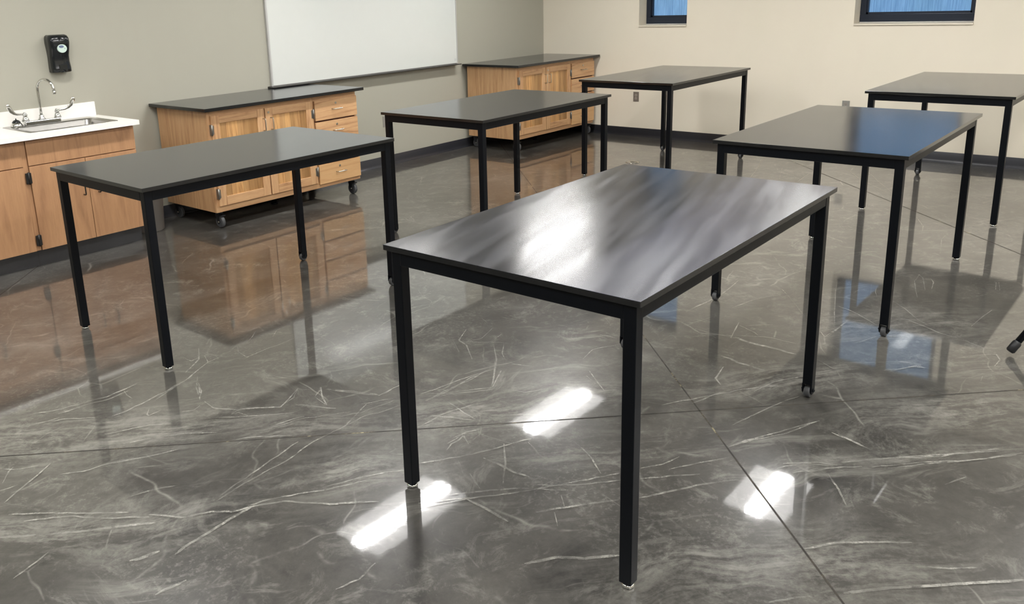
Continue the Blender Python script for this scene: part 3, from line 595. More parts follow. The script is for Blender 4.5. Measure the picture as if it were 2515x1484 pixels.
# cream wall with the two window openings
WT = 0.30; SILL, HEAD = 1.303, 2.42
WIN = [(4.461, 5.058), (1.660, 2.690)]
wr = MB()
wr.box(XC, XC+WT, Y0, YG+0.12, 0, SILL-0.018); wr.box(XC, XC+WT, Y0, YG+0.12, HEAD, ZC)
ys = [YG+0.12, WIN[0][1], WIN[0][0], WIN[1][1], WIN[1][0], Y0]
for a, b in ((1, 0), (3, 2), (5, 4)): wr.box(XC, XC+WT, ys[a], ys[b], SILL-0.018, HEAD)
struct(wr.build('wall_right', M['cream_wall']))
for i, (a, b) in enumerate(WIN):
    d = 0.20
    o = struct(thing('window_%d' % (i+1), '', '', (XC, 0, 0)))
    del o['label']; del o['category']
    f = MB()
    fb, fs = (0.075, 0.055)
    x0, x1 = d-0.03, d+0.05
    z0 = SILL+0.008
    f.box(x0, x1, a+0.002, b-0.002, z0, z0+fb, 0.004); f.box(x0, x1, a+0.002, b-0.002, HEAD-0.06, HEAD-0.002, 0.004)
    f.box(x0, x1, a+0.002, a+fs, z0+fb, HEAD-0.06, 0.004); f.box(x0, x1, b-fs, b-0.002, z0+fb, HEAD-0.06, 0.004)
    # inner glazing bead
    f.box(x0+0.02, x1-0.02, a+fs, b-fs, z0+fb, z0+fb+0.018); f.box(x0+0.02, x1-0.02, b-fs-0.016, b-fs, z0+fb, HEAD-0.06)
    f.box(x0+0.02, x1-0.02, a+fs, a+fs+0.016, z0+fb, HEAD-0.06)
    f.build('window_frame', M['win_frame'], o)
    MB().box(x0+0.034, x0+0.040, a+fs-0.01, b-fs+0.01, z0+fb-0.01, HEAD-0.055).build('pane', M['glass'], o)
    MB().box(-0.014, d-0.03, a+0.001, b-0.001, SILL-0.018, SILL, 0.003).build('window_sill', M['sill'], o)
    MB().box(x0, WT-0.001, a+0.002, b-0.002, SILL-0.016, SILL+0.008).build('sill_strip', M['reveal_white'], o)
# cove baseboards: profile swept along the wall
def cove(name, p0, p1, nrm):
    prof = [(0.0, 0.1016), (0.0035, 0.1012), (0.0045, 0.099), (0.0045, 0.030), (0.006, 0.020), (0.0105, 0.011), (0.018, 0.004), (0.024, 0.0012), (0.024, 0.0), (0.0, 0.0)]
    p0, p1, nrm = Vector(p0), Vector(p1), Vector(nrm)
    mb = MB()
    mb.loft([[tuple(p + nrm*a + Vector((0, 0, z))) for a, z in prof] for p in (p0, p1)])
    return struct(mb.build(name, M['rubber_base']))
cove('baseboard_left', (3.13, YG, 0), (XC, YG, 0), (0, -1, 0))
cove('baseboard_right', (XC, YG-0.024, 0), (XC, Y0, 0), (-1, 0, 0))

# ------------------------------------------------------------------ ceiling troffers
def make_lamp():
    o = thing('ceiling_light', 'white two-by-four foot ceiling panel light with bright centre strip', 'ceiling light', (0, 0, 0), 0, 'ceiling lights over the room')
    f = MB(); L, W, h = 1.19, 0.59, 0.02
    f.box(-L/2, L/2, -W/2, -W/2+0.03, -h, 0); f.box(-L/2, L/2, W/2-0.03, W/2, -h, 0)
    f.box(-L/2, -L/2+0.03, -W/2+0.03, W/2-0.03, -h, 0); f.box(L/2-0.03, L/2, -W/2+0.03, W/2-0.03, -h, 0)
    f.build('lamp_frame', M['lamp_frame'], o)
    MB().box(-L/2+0.03, L/2-0.03, -W/2+0.03, W/2-0.03, -0.010, -0.002).build('diffuser', M['lamp_body'], o)
    MB().box(-L/2+0.035, L/2-0.035, -0.065, 0.065, -0.018, -0.0102, 0.003).build('centre_strip', M['lamp_strip'], o)
    return o
lamp = make_lamp(); first = True
for ix in range(-1, 4):
    for iy in range(-2, 3):
        x = 4.63 + (ix-1)*2.44; y = 2.43 + iy*2.39
        if ix == 3 or x < X0+0.7 or y < Y0+0.4: continue
        o = lamp if first else copy_tree(lamp); first = False
        o.location = (x, y, ZC)
        o['label'] = 'ceiling panel light, %s to the cream wall and %s to the grey wall' % (('nearest', 'second nearest', 'third nearest', 'fourth nearest')[2-ix], ('nearest', 'second nearest', 'third nearest', 'fourth nearest', 'fifth nearest')[2-iy])

# ------------------------------------------------------------------ lab tables
H = 0.9144; TL, TW = 1.610, 0.959; TT = 0.019; AP = 0.050; LG = 0.0405; INX, INY = 0.038, 0.041
def make_table(label):
    o = thing('lab_table', label, 'table', (0, 0, 0), 0, 'black lab tables with square legs')
    MB().box(0, TL, 0, TW, H-TT, H, 0.0008, 1).build('tabletop', M['top'], o)
    a, b = INX-LG/2+0.0015, INY-LG/2+0.0015
    z1 = H-TT; z0 = z1-AP; th = 0.03
    for (x0, x1, y0, y1) in ((a+LG, TL-a-LG, b, b+th), (a+LG, TL-a-LG, TW-b-th, TW-b), (a, a+th, b+LG-0.003, TW-b-LG+0.003), (TL-a-th, TL-a, b+LG-0.003, TW-b-LG+0.003)):
        MB().box(x0-0.002, x1+0.002, y0, y1, z0, z1, 0.002).build('apron_rail', M['steel_black'], o)
    for sx in (0, 1):
        for sy in (0, 1):
            cx = INX if sx == 0 else TL-INX; cy = INY if sy == 0 else TW-INY
            h = LG/2
            if sx == 0:     # levelling glide
                lg = MB().box(cx-h, cx+h, cy-h, cy+h, 0.016, z1, 0.003).build('leg', M['steel_black'], o)
                g = MB(); g.lathe([(0.0165, 0.0), (0.019, 0.002), (0.0195, 0.007), (0.017, 0.011), (0.009, 0.013), (0.006, 0.017)], (cx, cy, 0.0006), 28)
                g.build('levelling_glide', M['chrome'], lg)
            else:           # small caster let into the leg
                m = MB().box(cx-h, cx+h, cy-h, cy+h, 0.062, z1, 0.003)
                for s in (-1, 1):
                    y0_, y1_ = sorted((cy+s*h, cy+s*(h-0.0055)))
                    pr = [(cx-h, 0.066), (cx-h, 0.030), (cx-h+0.010, 0.018), (cx+h-0.010, 0.018), (cx+h, 0.030), (cx+h, 0.066)]
                    m.loft([[(px, yy, pz) for px, pz in pr] for yy in (y0_, y1_)], smooth=False)
                lg = m.build('leg', M['steel_black'], o)
                wh = MB(); rr = 0.0262
                wh.loft([[(cx + r*math.cos(2*PI*j/28), cy+yy, 0.0268 + r*math.sin(2*PI*j/28)) for j in range(28)] for yy, r in ((-0.013, rr-0.004), (-0.011, rr-0.001), (-0.006, rr), (0.006, rr), (0.011, rr-0.001), (0.013, rr-0.004))])
                wh.build('caster_wheel', M['wheel'], lg)
                bo = MB().cyl((cx, cy-h-0.007, 0.034), (cx, cy+h+0.007, 0.034), 0.0045, n=12)
                bo.cyl((cx, cy-h-0.004, 0.034), (cx, cy-h, 0.034), 0.009, n=6); bo.cyl((cx, cy+h, 0.034), (cx, cy+h+0.004, 0.034), 0.009, n=6)
                bo.build('axle_bolt', M['steel_black'], lg)
    return o
TABLES = [  # corner x, y, rotation in degrees, casters at the near (-x) end?, label
    (1.898, 1.034, 0.43, False, 'black lab table in the foreground, nearest the camera, its top covered in wiped smudges'),
    (1.900, 3.569, -0.73, False, 'black lab table in front of the wood sink cabinet and the left wheeled oak cabinet'),
    (4.304, 3.520, -0.13, True, 'black lab table in front of the whiteboard wall, between the two wheeled oak cabinets'),
    (6.795, 3.439, -0.76, False, 'black lab table below the narrow window, close to the brown wall outlet'),
    (4.308, 0.982, -0.23, True, 'black lab table directly behind the foreground one, blue window light mirrored in its top'),
    (6.818, 0.942, -0.95, False, 'black lab table at far right below the wide window, cut by the picture edge'),
]
proto = None
for (x, y, a, flip, lab) in TABLES:
    if proto is None: proto = make_table(lab); o = proto
    else: o = copy_tree(proto); o['label'] = lab
    a = math.radians(a)
    if flip:
        x, y = x + TL*math.cos(a) - TW*math.sin(a), y + TL*math.sin(a) + TW*math.cos(a); a += PI
    o.location = (x, y, 0); o.rotation_euler = (0, 0, a)

# ------------------------------------------------------------------ whiteboard
bx0, bx1, bz0, bz1 = 4.795, 7.392, 0.985, 2.185
o = thing('whiteboard', 'large white dry-erase board with thin grey frame on the grey wall', 'whiteboard', ((bx0+bx1)/2, YG, 0.96))
X = lambda v: v-(bx0+bx1)/2
Zr = lambda v: v-0.96
MB().box(X(bx0+0.008), X(bx1-0.006), -0.020, -0.001, Zr(bz0), Zr(bz1)).build('writing_surface', M['board'], o)
fr_ = MB(); fr_.box(X(bx0-0.004), X(bx0+0.014), -0.026, -0.001, Zr(bz0-0.010), Zr(bz1+0.014), 0.002); fr_.box(X(bx1-0.010), X(bx1+0.004), -0.026, -0.001, Zr(bz0-0.010), Zr(bz1+0.014), 0.002)
fr_.box(X(bx0+0.014), X(bx1-0.010), -0.026, -0.001, Zr(bz1), Zr(bz1+0.014), 0.002); fr_.box(X(bx0+0.014), X(bx1-0.010), -0.022, -0.001, Zr(bz0-0.010), Zr(bz0), 0.001)
fr_.build('frame', M['alu'], o)
tr_ = MB(); x0, x1 = X(bx0-0.035), X(bx1-0.027)
prof = [(-0.022, -0.006), (-0.030, -0.010), (-0.090, -0.013), (-0.098, -0.008), (-0.103, -0.010), (-0.102, -0.0185), (-0.060, -0.0205), (-0.022, -0.022), (-0.001, -0.0225), (-0.001, -0.0100)]
tr_.loft([[(xx, y_, Zr(bz0)+z_) for y_, z_ in prof] for xx in (x0, x1)], smooth=False)
tr_.build('marker_tray', M['alu_dark_shaded'], o)
mk = MB()
for (dx, dz, r) in ((0, 0, 0.011), (0.012, 0.012, 0.009), (-0.006, 0.016, 0.006)):
    mk.cyl((X(7.352)+dx, -0.0208, Zr(1.012)+dz), (X(7.352)+dx, -0.0199, Zr(1.012)+dz), r, n=20)
mk.build('printed_mark', M['mark_grey'], o)

# ------------------------------------------------------------------ wheeled oak cabinets
def pull(mb, p, axis, L, out, r):
    """D-shaped wire pull standing off a front that faces -y."""
    x, y, z = p; pts = []
    for k in range(5):
        t_ = k/4*PI/2; pts.append((-L/2, -(out-0.010) - 0.010*math.sin(t_), 0.010*(1-math.cos(t_))))
    path = [(-L/2, 0)] + [(-L/2 + 0.010*(1-math.cos(k/4*PI/2)), -(out-0.010) - 0.010*math.sin(k/4*PI/2)) for k in range(5)]
    path += [(-a, b) for a, b in path[::-1]]
    if axis == 'z': q = [(x, y+b, z+a) for a, b in path]
    else: q = [(x+a, y+b, z) for a, b in path]
    mb.tube(q, r, 10); return mb
CL, CW, CT = 1.6287, 0.8034, 0.9613
def caster(parent, cx, cy, face):
    c = MB(); zt = 0.137
    c.box(cx-0.034, cx+0.034, cy-0.030, cy+0.030, zt-0.006, zt-0.0005, 0.002)
    c.cyl((cx, cy, zt-0.022), (cx, cy, zt-0.006), 0.026, 0.030, 20)
    for s in (-1, 1):
        pr = [(-0.026, zt-0.022), (0.026, zt-0.022), (0.020, 0.070), (0.014+0.012, 0.040), (0.000, 0.036), (-0.018, 0.075)]
        xs = cx + s*0.018
        c.loft([[(xs+dx, cy-a, z) for a, z in pr] for dx in (-0.0015, 0.0015)], smooth=False)
    c.box(cx-0.022, cx+0.022, cy-0.052, cy-0.030, 0.098, 0.106, 0.002)          # brake pedal
    co = c.build('caster', M['wheel_black'], parent)
    wl = MB(); wc = (cy-0.012, 0.0508)
    wl.loft([[(cx+dx, wc[0] + r*math.cos(2*PI*j/32), wc[1] + r*math.sin(2*PI*j/32)) for j in range(32)] for dx, r in ((-0.0145, 0.030), (-0.0140, 0.045), (-0.011, 0.0495), (0.011, 0.0495), (0.0140, 0.045), (0.0145, 0.030))])
    wl.build('wheel', M['wheel'], co)
    MB().cyl((cx-0.024, wc[0], wc[1]), (cx+0.024, wc[0], wc[1]), 0.007, n=12).build('axle', M['satin'], co)
def make_cabinet(label):
    o = thing('oak_cabinet', label, 'cabinet', (0, 0, 0), 0, 'wheeled oak base cabinets with black tops')
    MB().box(0, CL, 0, CW, CT-0.026, CT, 0.003).build('countertop', M['top'], o)
    xa, xb = 0.052, 1.580; yf, yb = 0.066, CW-0.030; zb, zt = 0.137, CT-0.026
    b = MB()
    b.box(xa, xa+0.019, yf+0.019, yb, zb, zt); b.box(xb-0.019, xb, yf+0.019, yb, zb, zt)
    b.box(xa+0.019, xb-0.019, yb-0.012, yb, zb, zt); b.box(xa+0.019, xb-0.019, yf+0.019, yb-0.012, zb, zb+0.019)
    b.box(xa+0.019, xb-0.019, yf+0.019, yb-0.012, zt-0.019, zt)
    b.build('carcass', M['oak_side'], o)
    stiles = [(xa, xa+0.030), (xa+0.500+0.517-0.005, xa+0.500+0.517+0.025), (xb-0.022, xb)]
    for p, q in stiles: MB().box(p, q, yf, yf+0.019, zb, zt, 0.001).build('face_frame_stile', M['oak_v'], o)
    for p, q in ((stiles[0][1], stiles[1][0]), (stiles[1][1], stiles[2][0])):
        MB().box(p, q, yf, yf+0.019, zb, zb+0.050).build('face_frame_rail', M['oak_h'], o); MB().box(p, q, yf, yf+0.019, zt-0.045, zt).build('face_frame_rail', M['oak_h'], o)
    MB().box(stiles[0][1], stiles[2][0], yf+0.010, yf+0.0185, zb+0.05, zt-0.045).build('recess_backing', M['reveal'], o)
    dz0, dz1 = 0.187, 0.896; th = 0.019
    for k, (p, q) in enumerate(((xa+0.024, xa+0.519), (xa+0.530, xa+1.018))):
        d = MB(); d.box(p, p+0.070, yf-th, yf-0.001, dz0, dz1, 0.0015); d.box(q-0.070, q, yf-th, yf-0.001, dz0, dz1, 0.0015)
        d.box(p+0.069, q-0.069, yf-0.005, yf-0.001, dz0, dz1)
        dr = d.build('door', M['oak_v'], o)
        for z_a, z_b in ((dz0, dz0+0.070), (dz1-0.062, dz1)): MB().box(p+0.0702, q-0.0702, yf-th, yf-0.0052, z_a, z_b, 0.0015).build('door_rail', M['oak_h'], dr)
        MB().box(p+0.068, q-0.068, yf-th+0.009, yf-0.0052, dz0+0.0702, dz1-0.0622).build('door_panel', M['oak_panel'], dr)
        hx = q-0.010 if k == 0 else p+0.058
        hx = (q-0.016) if k == 0 else (p+0.048)
        pull(MB(), (hx, yf-th, 0.769), 'z', 0.096, 0.034, 0.0042).build('handle', M['satin'], dr)
        xh = p-0.004 if k == 0 else q+0.004
        for zc in (0.788, 0.288):
            hg = MB()
            hg.cyl((xh, yf-th-0.006, zc-0.040), (xh, yf-th-0.006, zc+0.040), 0.0065, n=14)
            hg.cyl((xh, yf-th-0.006, zc-0.044), (xh, yf-th-0.006, zc-0.040), 0.004, n=10); hg.cyl((xh, yf-th-0.006, zc+0.040), (xh, yf-th-0.006, zc+0.044), 0.004, n=10)
            s = 1 if k == 0 else -1
            x_0, x_1 = sorted((xh, xh+s*0.020)); hg.box(x_0, x_1, yf-th-0.002, yf-th, zc-0.034, zc+0.034)
            x_0, x_1 = sorted((xh, xh-s*0.006)); hg.box(x_0, x_1, yf-th-0.004, yf, zc-0.040, zc+0.040)
            hg.build('hinge', M['hinge'], dr)
        if k == 1:
            MB().cyl((p+0.030, yf-th-0.004, 0.861), (p+0.030, yf-th, 0.861), 0.0095, n=20).build('lock', M['satin'], dr)
    p, q = xa+1.044, xb-0.004; n_ = 4; gap = 0.014; hh = (dz1-0.172-gap*3)/4
    for k in range(n_):
        z1 = dz1-0.003-k*(hh+gap); z0 = z1-hh
        dw = MB().box(p, q, yf-th, yf-0.001, z0, z1, 0.002).build('drawer', M['oak_pale'] if k == 3 else M['oak_h'], o)
        pull(MB(), ((p+q)/2, yf-th, z1-0.085), 'x', 0.100, 0.032, 0.0042).build('handle', M['satin'], dw)
        MB().cyl(((p+q)/2-0.006, yf-th-0.004, z1-0.037), ((p+q)/2-0.006, yf-th, z1-0.037), 0.0095, n=20).build('lock', M['satin'], dw)
    for cx_ in (xa+0.056, xb-0.056):
        for cy_ in (yf+0.060, yb-0.060): caster(o, cx_, cy_, 0)
    sp = MB(); mx_, my_ = (xa+xb)/2+0.05, (yf+yb)/2
    sp.cyl((mx_, my_, 0.012), (mx_, my_, 0.136), 0.020, n=16); sp.cyl((mx_, my_, 0.0), (mx_, my_, 0.012), 0.032, n=20)
    sp.build('support_foot', M['steel_black'], o)
    return o
c1 = make_cabinet('wheeled oak cabinet with black top under the left end of the whiteboard, nearer the sink')
c1.location = (3.5631, 5.5993, 0)
c2 = copy_tree(c1); c2['label'] = 'wheeled oak cabinet with black top in the corner where grey and cream walls meet'
c2.location = (7.455, 5.585, 0); c2.rotation_euler = (0, 0, -0.012)

# ------------------------------------------------------------------ sink cabinets
XR = 3.122; yD = 5.852; yB = YG-0.003
def make_sink_cabinet(label, x0, x1, right):
    o = thing('sink_base_cabinet', label, 'cabinet', (x0, yD, 0), 0, 'wood-grain laminate base cabinets under the white counter')
    W = x1-x0; dpt = yB-yD
    k_ = MB(); k_.box(0, 0.018, 0.020, dpt, 0.125, 0.892); k_.box(W-0.018, W, 0.020, dpt, 0.125, 0.892); k_.box(0.018, W-0.018, 0.020, dpt, 0.125, 0.143); k_.box(0.018, W-0.018, dpt-0.012, dpt, 0.143, 0.892)
    k_.box(0.018, W-0.018, 0.020, 0.032, 0.690, 0.892)
    k_.build('carcass', M['lam'], o)
    MB().box(0, W-(0.004 if right else -0.0315), 0.078, dpt-0.01, 0.0, 0.1248, 0.0).build('toe_kick', M['kick'], o)
    fz0, fz1 = 0.713, 0.880
    MB().box(0.003, W-0.003, 0, 0.019, fz0, fz1, 0.0012).build('false_drawer_front', M['lam'], o)
    m = W/2
    for k, (p, q) in enumerate(((0.003, m-0.002), (m+0.002, W-0.003))):
        d = MB().box(p, q, 0, 0.019, 0.125, 0.706, 0.0012).build('door', M['lam'], o)
        MB().box(p, q, 0.0005, 0.0185, 0.7061, 0.7068).build('lit_edge_band', M['lam_edge_lit'], d)  # door top edge, painted paler for the light it catches
        hx = q-0.043 if k == 0 else p+0.062
        pull(MB(), (hx, 0, 0.500), 'z', 0.100, 0.034, 0.0045).build('handle', M['black_matte'], d)
        xh = p-0.004 if k == 0 else q+0.004
        for zc in (0.632, 0.198):
            if k == 1 or not right: continue
            hg = MB()
            hg.box(xh-0.030, xh+0.008, -0.010, -0.0005, zc-0.037, zc+0.037, 0.003)
            hg.cyl((xh-0.011, -0.010, zc-0.041), (xh-0.011, -0.010, zc+0.041), 0.0055, n=12)
            hg.build('hinge', M['black_matte'], d)
    return o
make_sink_cabinet('wood-grain laminate sink cabinet with two doors, right end of the white counter', 2.332, 3.116, True)
make_sink_cabinet('wood-grain laminate base cabinet at the picture\'s left edge beside the sink cabinet', 1.52, 2.300, False)
fi = MB().box(2.3005, 2.3315, yD+0.010, yD+0.030, 0.125, 0.892).build('filler_strip', M['lam'])
#
tag(fi, 'narrow recessed wood filler strip between the two laminate base cabinets', 'filler strip')
# counter with sink cut-out (four slabs around the bowl) and splash
SX0, SX1, SY0, SY1 = 2.392, 3.030, 5.886, 6.352
CZ = 0.9255
yC = 5.792
o = thing('sink_counter', 'white laminate countertop with backsplash around the steel sink', 'countertop', (2.3, YG, CZ))
c = MB(); A = lambda x: x-2.3; B = lambda y: y-YG
ix0, ix1, iy0, iy1 = SX0+0.012, SX1-0.012, SY0+0.012, SY1-0.012
zz0, zz1 = -0.033, 0.0
c.box(A(1.40), A(ix0), B(yC), B(yB), zz0, zz1); c.box(A(ix1), A(XR+0.012), B(yC), B(yB), zz0, zz1)
c.box(A(ix0), A(ix1), B(yC), B(iy0), zz0, zz1); c.box(A(ix0), A(ix1), B(iy1), B(yB), zz0, zz1)
c.build('worktop', M['white_top'], o)
MB().box(A(1.40), A(3.112), B(YG-0.0225), B(YG-0.002), 0.0002, 0.106, 0.0015).build('backsplash', M['white_top'], o)
# steel drop-in sink
o = thing('steel_sink', 'rectangular stainless steel drop-in sink set in the white counter', 'sink', ((SX0+SX1)/2, (SY0+SY1)/2, CZ))
A = lambda x: x-(SX0+SX1)/2; B = lambda y: y-(SY0+SY1)/2
def rrect(x0, x1, y0, y1, r, z, n=6):
    pts = []
    for (cx, cy, a0) in ((x1-r, y1-r, 0), (x0+r, y1-r, PI/2), (x0+r, y0+r, PI), (x1-r, y0+r, 1.5*PI)):
        for k in range(n+1): pts.append((cx + r*math.cos(a0+k/n*PI/2), cy + r*math.sin(a0+k/n*PI/2), z))
    return pts
bx_0, bx_1, by_0, by_1 = SX0+0.045, SX1-0.045, SY0+0.030, SY1-0.105
s = MB()
s.loft([rrect(A(SX0), A(SX1), B(SY0), B(SY1), 0.02, 0.0005), rrect(A(SX0)+0.002, A(SX1)-0.002, B(SY0)+0.002, B(SY1)-0.002, 0.02, 0.004),
        rrect(A(bx_0)-0.012, A(bx_1)+0.012, B(by_0)-0.010, B(by_1)+0.012, 0.045, 0.0035), rrect(A(bx_0), A(bx_1), B(by_0), B(by_1), 0.04, -0.006),
        rrect(A(bx_0)+0.008, A(bx_1)-0.008, B(by_0)+0.008, B(by_1)-0.008, 0.045, -0.140), rrect(A(bx_0)+0.04, A(bx_1)-0.04, B(by_0)+0.04, B(by_1)-0.04, 0.03, -0.158)], cap=False)
f = s.bm.faces.new([v for v in s.bm.verts[-28:]]); f.smooth = False
s.build('basin', M['steel_sink'], o)
MB().lathe([(0.040, -0.1575), (0.042, -0.154), (0.030, -0.154), (0.020, -0.156)], (0, B((by_0+by_1)/2), 0), 28).build('drain', M['chrome'], o)
# bridge faucet with gooseneck and wrist-blade handles
FX, FY, FZ = 2.655, 6.288, CZ+0.004
o = thing('faucet', 'chrome gooseneck faucet with two wrist-blade handles at the sink', 'faucet', (FX, FY, FZ))
b = MB(); b.box(-0.128, 0.128, -0.026, 0.024, 0.0005, 0.030, 0.006, 3)
for sx in (-1, 1): b.cyl((sx*0.115, 0, 0.030), (sx*0.115, 0, 0.036), 0.026, n=24)
b.build('base_bridge', M['chrome'], o)
sp = MB(); sp.lathe([(0.026, 0.030), (0.026, 0.036), (0.020, 0.040), (0.0165, 0.052), (0.017, 0.060), (0.012, 0.064)], (0, 0, 0), 24)
R_ = 0.070; top_ = 0.245; path = [(0, 0, 0.05), (0, 0, 0.12), (0, 0, top_-0.02)]
DX, DY = 0.42, -0.91
for k in range(13):
    a = k/12*PI*0.97; d_ = R_*(1-math.cos(a)); path.append((DX*d_, DY*d_, top_ + R_*math.sin(a)))
e = path[-1]; path += [(e[0]+DX*0.002, e[1]+DY*0.002, e[2]-0.018)]
sp.tube(path, 0.0095, 16); e = path[-1]
sp.cyl((e[0], e[1], e[2]+0.004), (e[0]+DX*0.002, e[1]+DY*0.002, e[2]-0.022), 0.0125, n=20)
sp.build('spout', M['chrome'], o)
for sx in (-1, 1):
    v = MB(); v.lathe([(0.024, 0.036), (0.024, 0.042), (0.018, 0.056), (0.014, 0.066), (0.0165, 0.069), (0.0165, 0.078), (0.010, 0.084), (0.011, 0.090), (0.004, 0.094)], (sx*0.115, 0, 0), 24)
    vo_ = v.build('valve', M['chrome'], o)
    # blade: arm rises into a flattened paddle
    arm = [(0.0, 0.0, 0.080, 0.0070, 0.0065), (0.025, -0.006, 0.083, 0.0068, 0.0060), (0.055, -0.014, 0.086, 0.0075, 0.0055), (0.080, -0.020, 0.097, 0.0105, 0.005), (0.100, -0.026, 0.116, 0.0145, 0.0045), (0.112, -0.031, 0.138, 0.0165, 0.0040), (0.118, -0.034, 0.156, 0.0140, 0.0038), (0.119, -0.035, 0.166, 0.0070, 0.003)]
    rings = []
    for i, (a, yy, zz, w_, t_) in enumerate(arm):
        j0, j1 = arm[max(0, i-1)], arm[min(len(arm)-1, i+1)]
        d = Vector((sx*(j1[0]-j0[0]), j1[1]-j0[1], j1[2]-j0[2])).normalized()
        side = Vector((0, 1, 0)); side = (side - d*side.dot(d)).normalized(); nn = d.cross(side)
        c_ = Vector((sx*(0.115+a), yy, zz))
        rings.append([tuple(c_ + side*t_*math.cos(2*PI*j/16) + nn*w_*math.sin(2*PI*j/16)) for j in range(16)])
    MB().loft(rings).build('blade_handle', M['chrome'], vo_)
# sink control knob / drain button left of the faucet
o = thing('air_gap_cap', 'small chrome cap with a black dome left of the faucet', 'cap', (2.478, 6.300, FZ-0.001))
MB().lathe([(0.040, 0.0008), (0.042, 0.005), (0.036, 0.018), (0.030, 0.026), (0.022, 0.028)], (0, 0, 0), 32).build('collar', M['chrome'], o)
MB().lathe([(0.029, 0.0265), (0.028, 0.033), (0.020, 0.043), (0.009, 0.048), (0.004, 0.049), (0.0035, 0.058), (0.001, 0.059)], (0, 0, 0), 28).build('dome', M['black_plastic'], o)

# ------------------------------------------------------------------ soap dispenser
o = thing('soap_dispenser', 'black wall-mounted soap dispenser with a pale oval window above the sink', 'soap dispenser', (2.885, YG, 1.275))
def sec(z, hw, dep, r=0.035, n=6, tilt=0.0):
    pts = [(hw, -0.0015, z), (-hw, -0.0015, z)]
    for k in range(n+1): a = PI + k/n*PI/2; pts.append((-hw+r + r*math.cos(a), -dep+r + r*math.sin(a), z))
    for k in range(1, n): pts.append(((-hw+r) + (2*hw-2*r)*k/n, -dep - 0.010*math.sin(k/n*PI), z))
    for k in range(n+1): a = 1.5*PI + k/n*PI/2; pts.append((hw-r + r*math.cos(a), -dep+r + r*math.sin(a), z))
    return pts
body = MB(); body.loft([sec(0.000, 0.066, 0.078), sec(0.004, 0.071, 0.084), (sec(0.03, 0.072, 0.082)), sec(0.075, 0.0705, 0.074), sec(0.12, 0.070, 0.078), sec(0.165, 0.072, 0.094), sec(0.215, 0.076, 0.102), sec(0.245, 0.075, 0.099), sec(0.262, 0.070, 0.090), sec(0.271, 0.058, 0.072, 0.03)])
body.build('housing', M['black_plastic'], o)
def oval(mb, cx, cz, rx, rz, y, th, n=36):
    mb.loft([[(cx + rx*k_*math.cos(2*PI*j/n), yy, cz + rz*k_*math.sin(2*PI*j/n)) for j in range(n)] for yy, k_ in ((y+0.004, 1.0), (y, 1.0), (y-th, 0.92))])
l_ = MB(); oval(l_, 0.000, 0.172, 0.036, 0.031, -0.107, 0.006); ln = l_.build('level_window', M['lens'], o)
l_ = MB(); oval(l_, -0.006, 0.186, 0.019, 0.010, -0.1128, 0.0012); l_.build('printed_oval', M['logo_blue'], ln)
l_ = MB(); oval(l_, 0.018, 0.172, 0.005, 0.0045, -0.1128, 0.0012); l_.build('printed_dot', M['logo_grey'], ln)
MB().box(-0.030, 0.030, -0.092, -0.081, 0.004, 0.060, 0.004).build('push_bar', M['black_plastic'], o)

# ------------------------------------------------------------------ outlets
def outlet(label, plate, nrm, pos, h=0.114):
    o = thing('wall_outlet', label, 'outlet', pos, {'x': -PI/2, 'y': 0}[nrm])
    MB().box(-0.036, 0.036, -0.0065, -0.0005, -h/2, h/2, 0.002).build('cover_plate', plate, o)
    for s in (-1, 1):
        fc = MB(); fc.loft([[(0.0165*math.cos(2*PI*j/20), y_, s*0.0195 + 0.0145*math.sin(2*PI*j/20)) for j in range(20)] for y_ in (-0.006, -0.0082)], smooth=False)
        f_ = fc.build('receptacle', M['plate_slot'], o)
        sl = MB(); sl.box(-0.0078, -0.0058, -0.0088, -0.0081, s*0.0195-0.001, s*0.0195+0.008); sl.box(0.0058, 0.0078, -0.0088, -0.0081, s*0.0195-0.001, s*0.0195+0.007); sl.cyl((0, -0.0088, s*0.0195-0.007), (0, -0.0081, s*0.0195-0.007), 0.0025, n=10)
        sl.build('slots', M['slot'], f_)
    MB().cyl((0, -0.0078, 0), (0, -0.006, 0), 0.003, n=10).build('screw', M['satin'], o)
    return o
outlet('grey-brown wall outlet on the cream wall below the narrow window', M['plate_brown'], 'x', (XC, 5.075, 0.473))
outlet('steel grey outlet on the cream wall below the wide window, half hidden', M['plate_grey'], 'x', (XC, 2.700, 0.487))
outlet('pale grey wall outlet on the grey wall under the whiteboard', M['plate_grey'], 'y', (6.222, YG, 0.466))

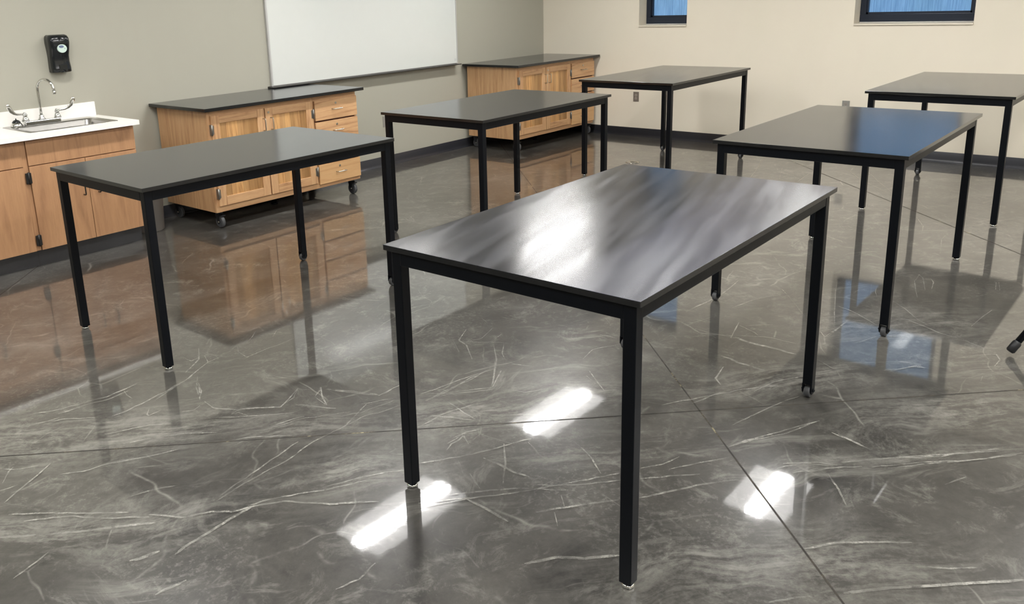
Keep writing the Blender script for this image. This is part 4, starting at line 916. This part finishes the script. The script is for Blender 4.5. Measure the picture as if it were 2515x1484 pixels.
# ------------------------------------------------------------------ floor box, bin, tripod
o = thing('floor_box', 'round chrome floor box cover set in the concrete behind the foreground table', 'floor box', (7.640, 4.285, 0.0008))
MB().lathe([(0.070, 0.0), (0.070, 0.0025), (0.064, 0.0042), (0.052, 0.0035), (0.050, 0.0020)], (0, 0, 0), 40).build('ring', M['chrome'], o)
MB().lathe([(0.050, 0.0012), (0.049, 0.0022), (0.024, 0.0030)], (0, 0, 0), 36).build('lid', M['satin'], o)
MB().lathe([(0.024, 0.0026), (0.023, 0.0046), (0.018, 0.0050)], (0, 0, 0), 28).build('plug', M['kick'], o)
o = thing('waste_bin', 'grey plastic waste bin on the floor between the sink cabinet and the left oak cabinet', 'bin', (3.305, 6.150, 0.0008))
MB().lathe([(0.105, 0.0), (0.108, 0.004), (0.128, 0.34), (0.133, 0.345), (0.133, 0.365), (0.128, 0.367), (0.124, 0.352), (0.104, 0.012), (0.09, 0.010)], (0, 0, 0), 40).build('bucket', M['bin'], o)
o = thing('tripod_stand', 'black tubular tripod stand with rubber feet at the right picture edge', 'stand', (4.79, 0.187, 0.0008))
hub = Vector((0, 0, 0.60)); ft = Vector((4.435-4.79, 0.505-0.187, 0)); base_a = math.atan2(ft.y, ft.x); rad = ft.length
MB().cyl((0, 0, 0.34), (0, 0, 1.25), 0.0175, n=20).build('pole', M['steel_black'], o)
MB().cyl((0, 0, 0.555), (0, 0, 0.625), 0.030, n=24).build('collar', M['black_matte'], o)
for k in range(3):
    a = base_a + k*2*PI/3; d = Vector((math.cos(a), math.sin(a), 0)); p = d*rad + Vector((0, 0, 0.020))
    q = hub*0.98 + d*0.025
    lg = MB().cyl(tuple(p + (q-p)*0.03), tuple(q), 0.0145, n=18).build('leg', M['steel_black'], o)
    u_ = (q-p).normalized()
    fo = MB(); fo.tube([p - u_*0.002, p + u_*0.004, p + u_*0.045, p + u_*0.052, p + u_*0.056], [0.014, 0.0195, 0.0200, 0.0185, 0.0150], 18); fo.build('rubber_foot', M['wheel_black'], lg)
bpy.context.view_layer.update()
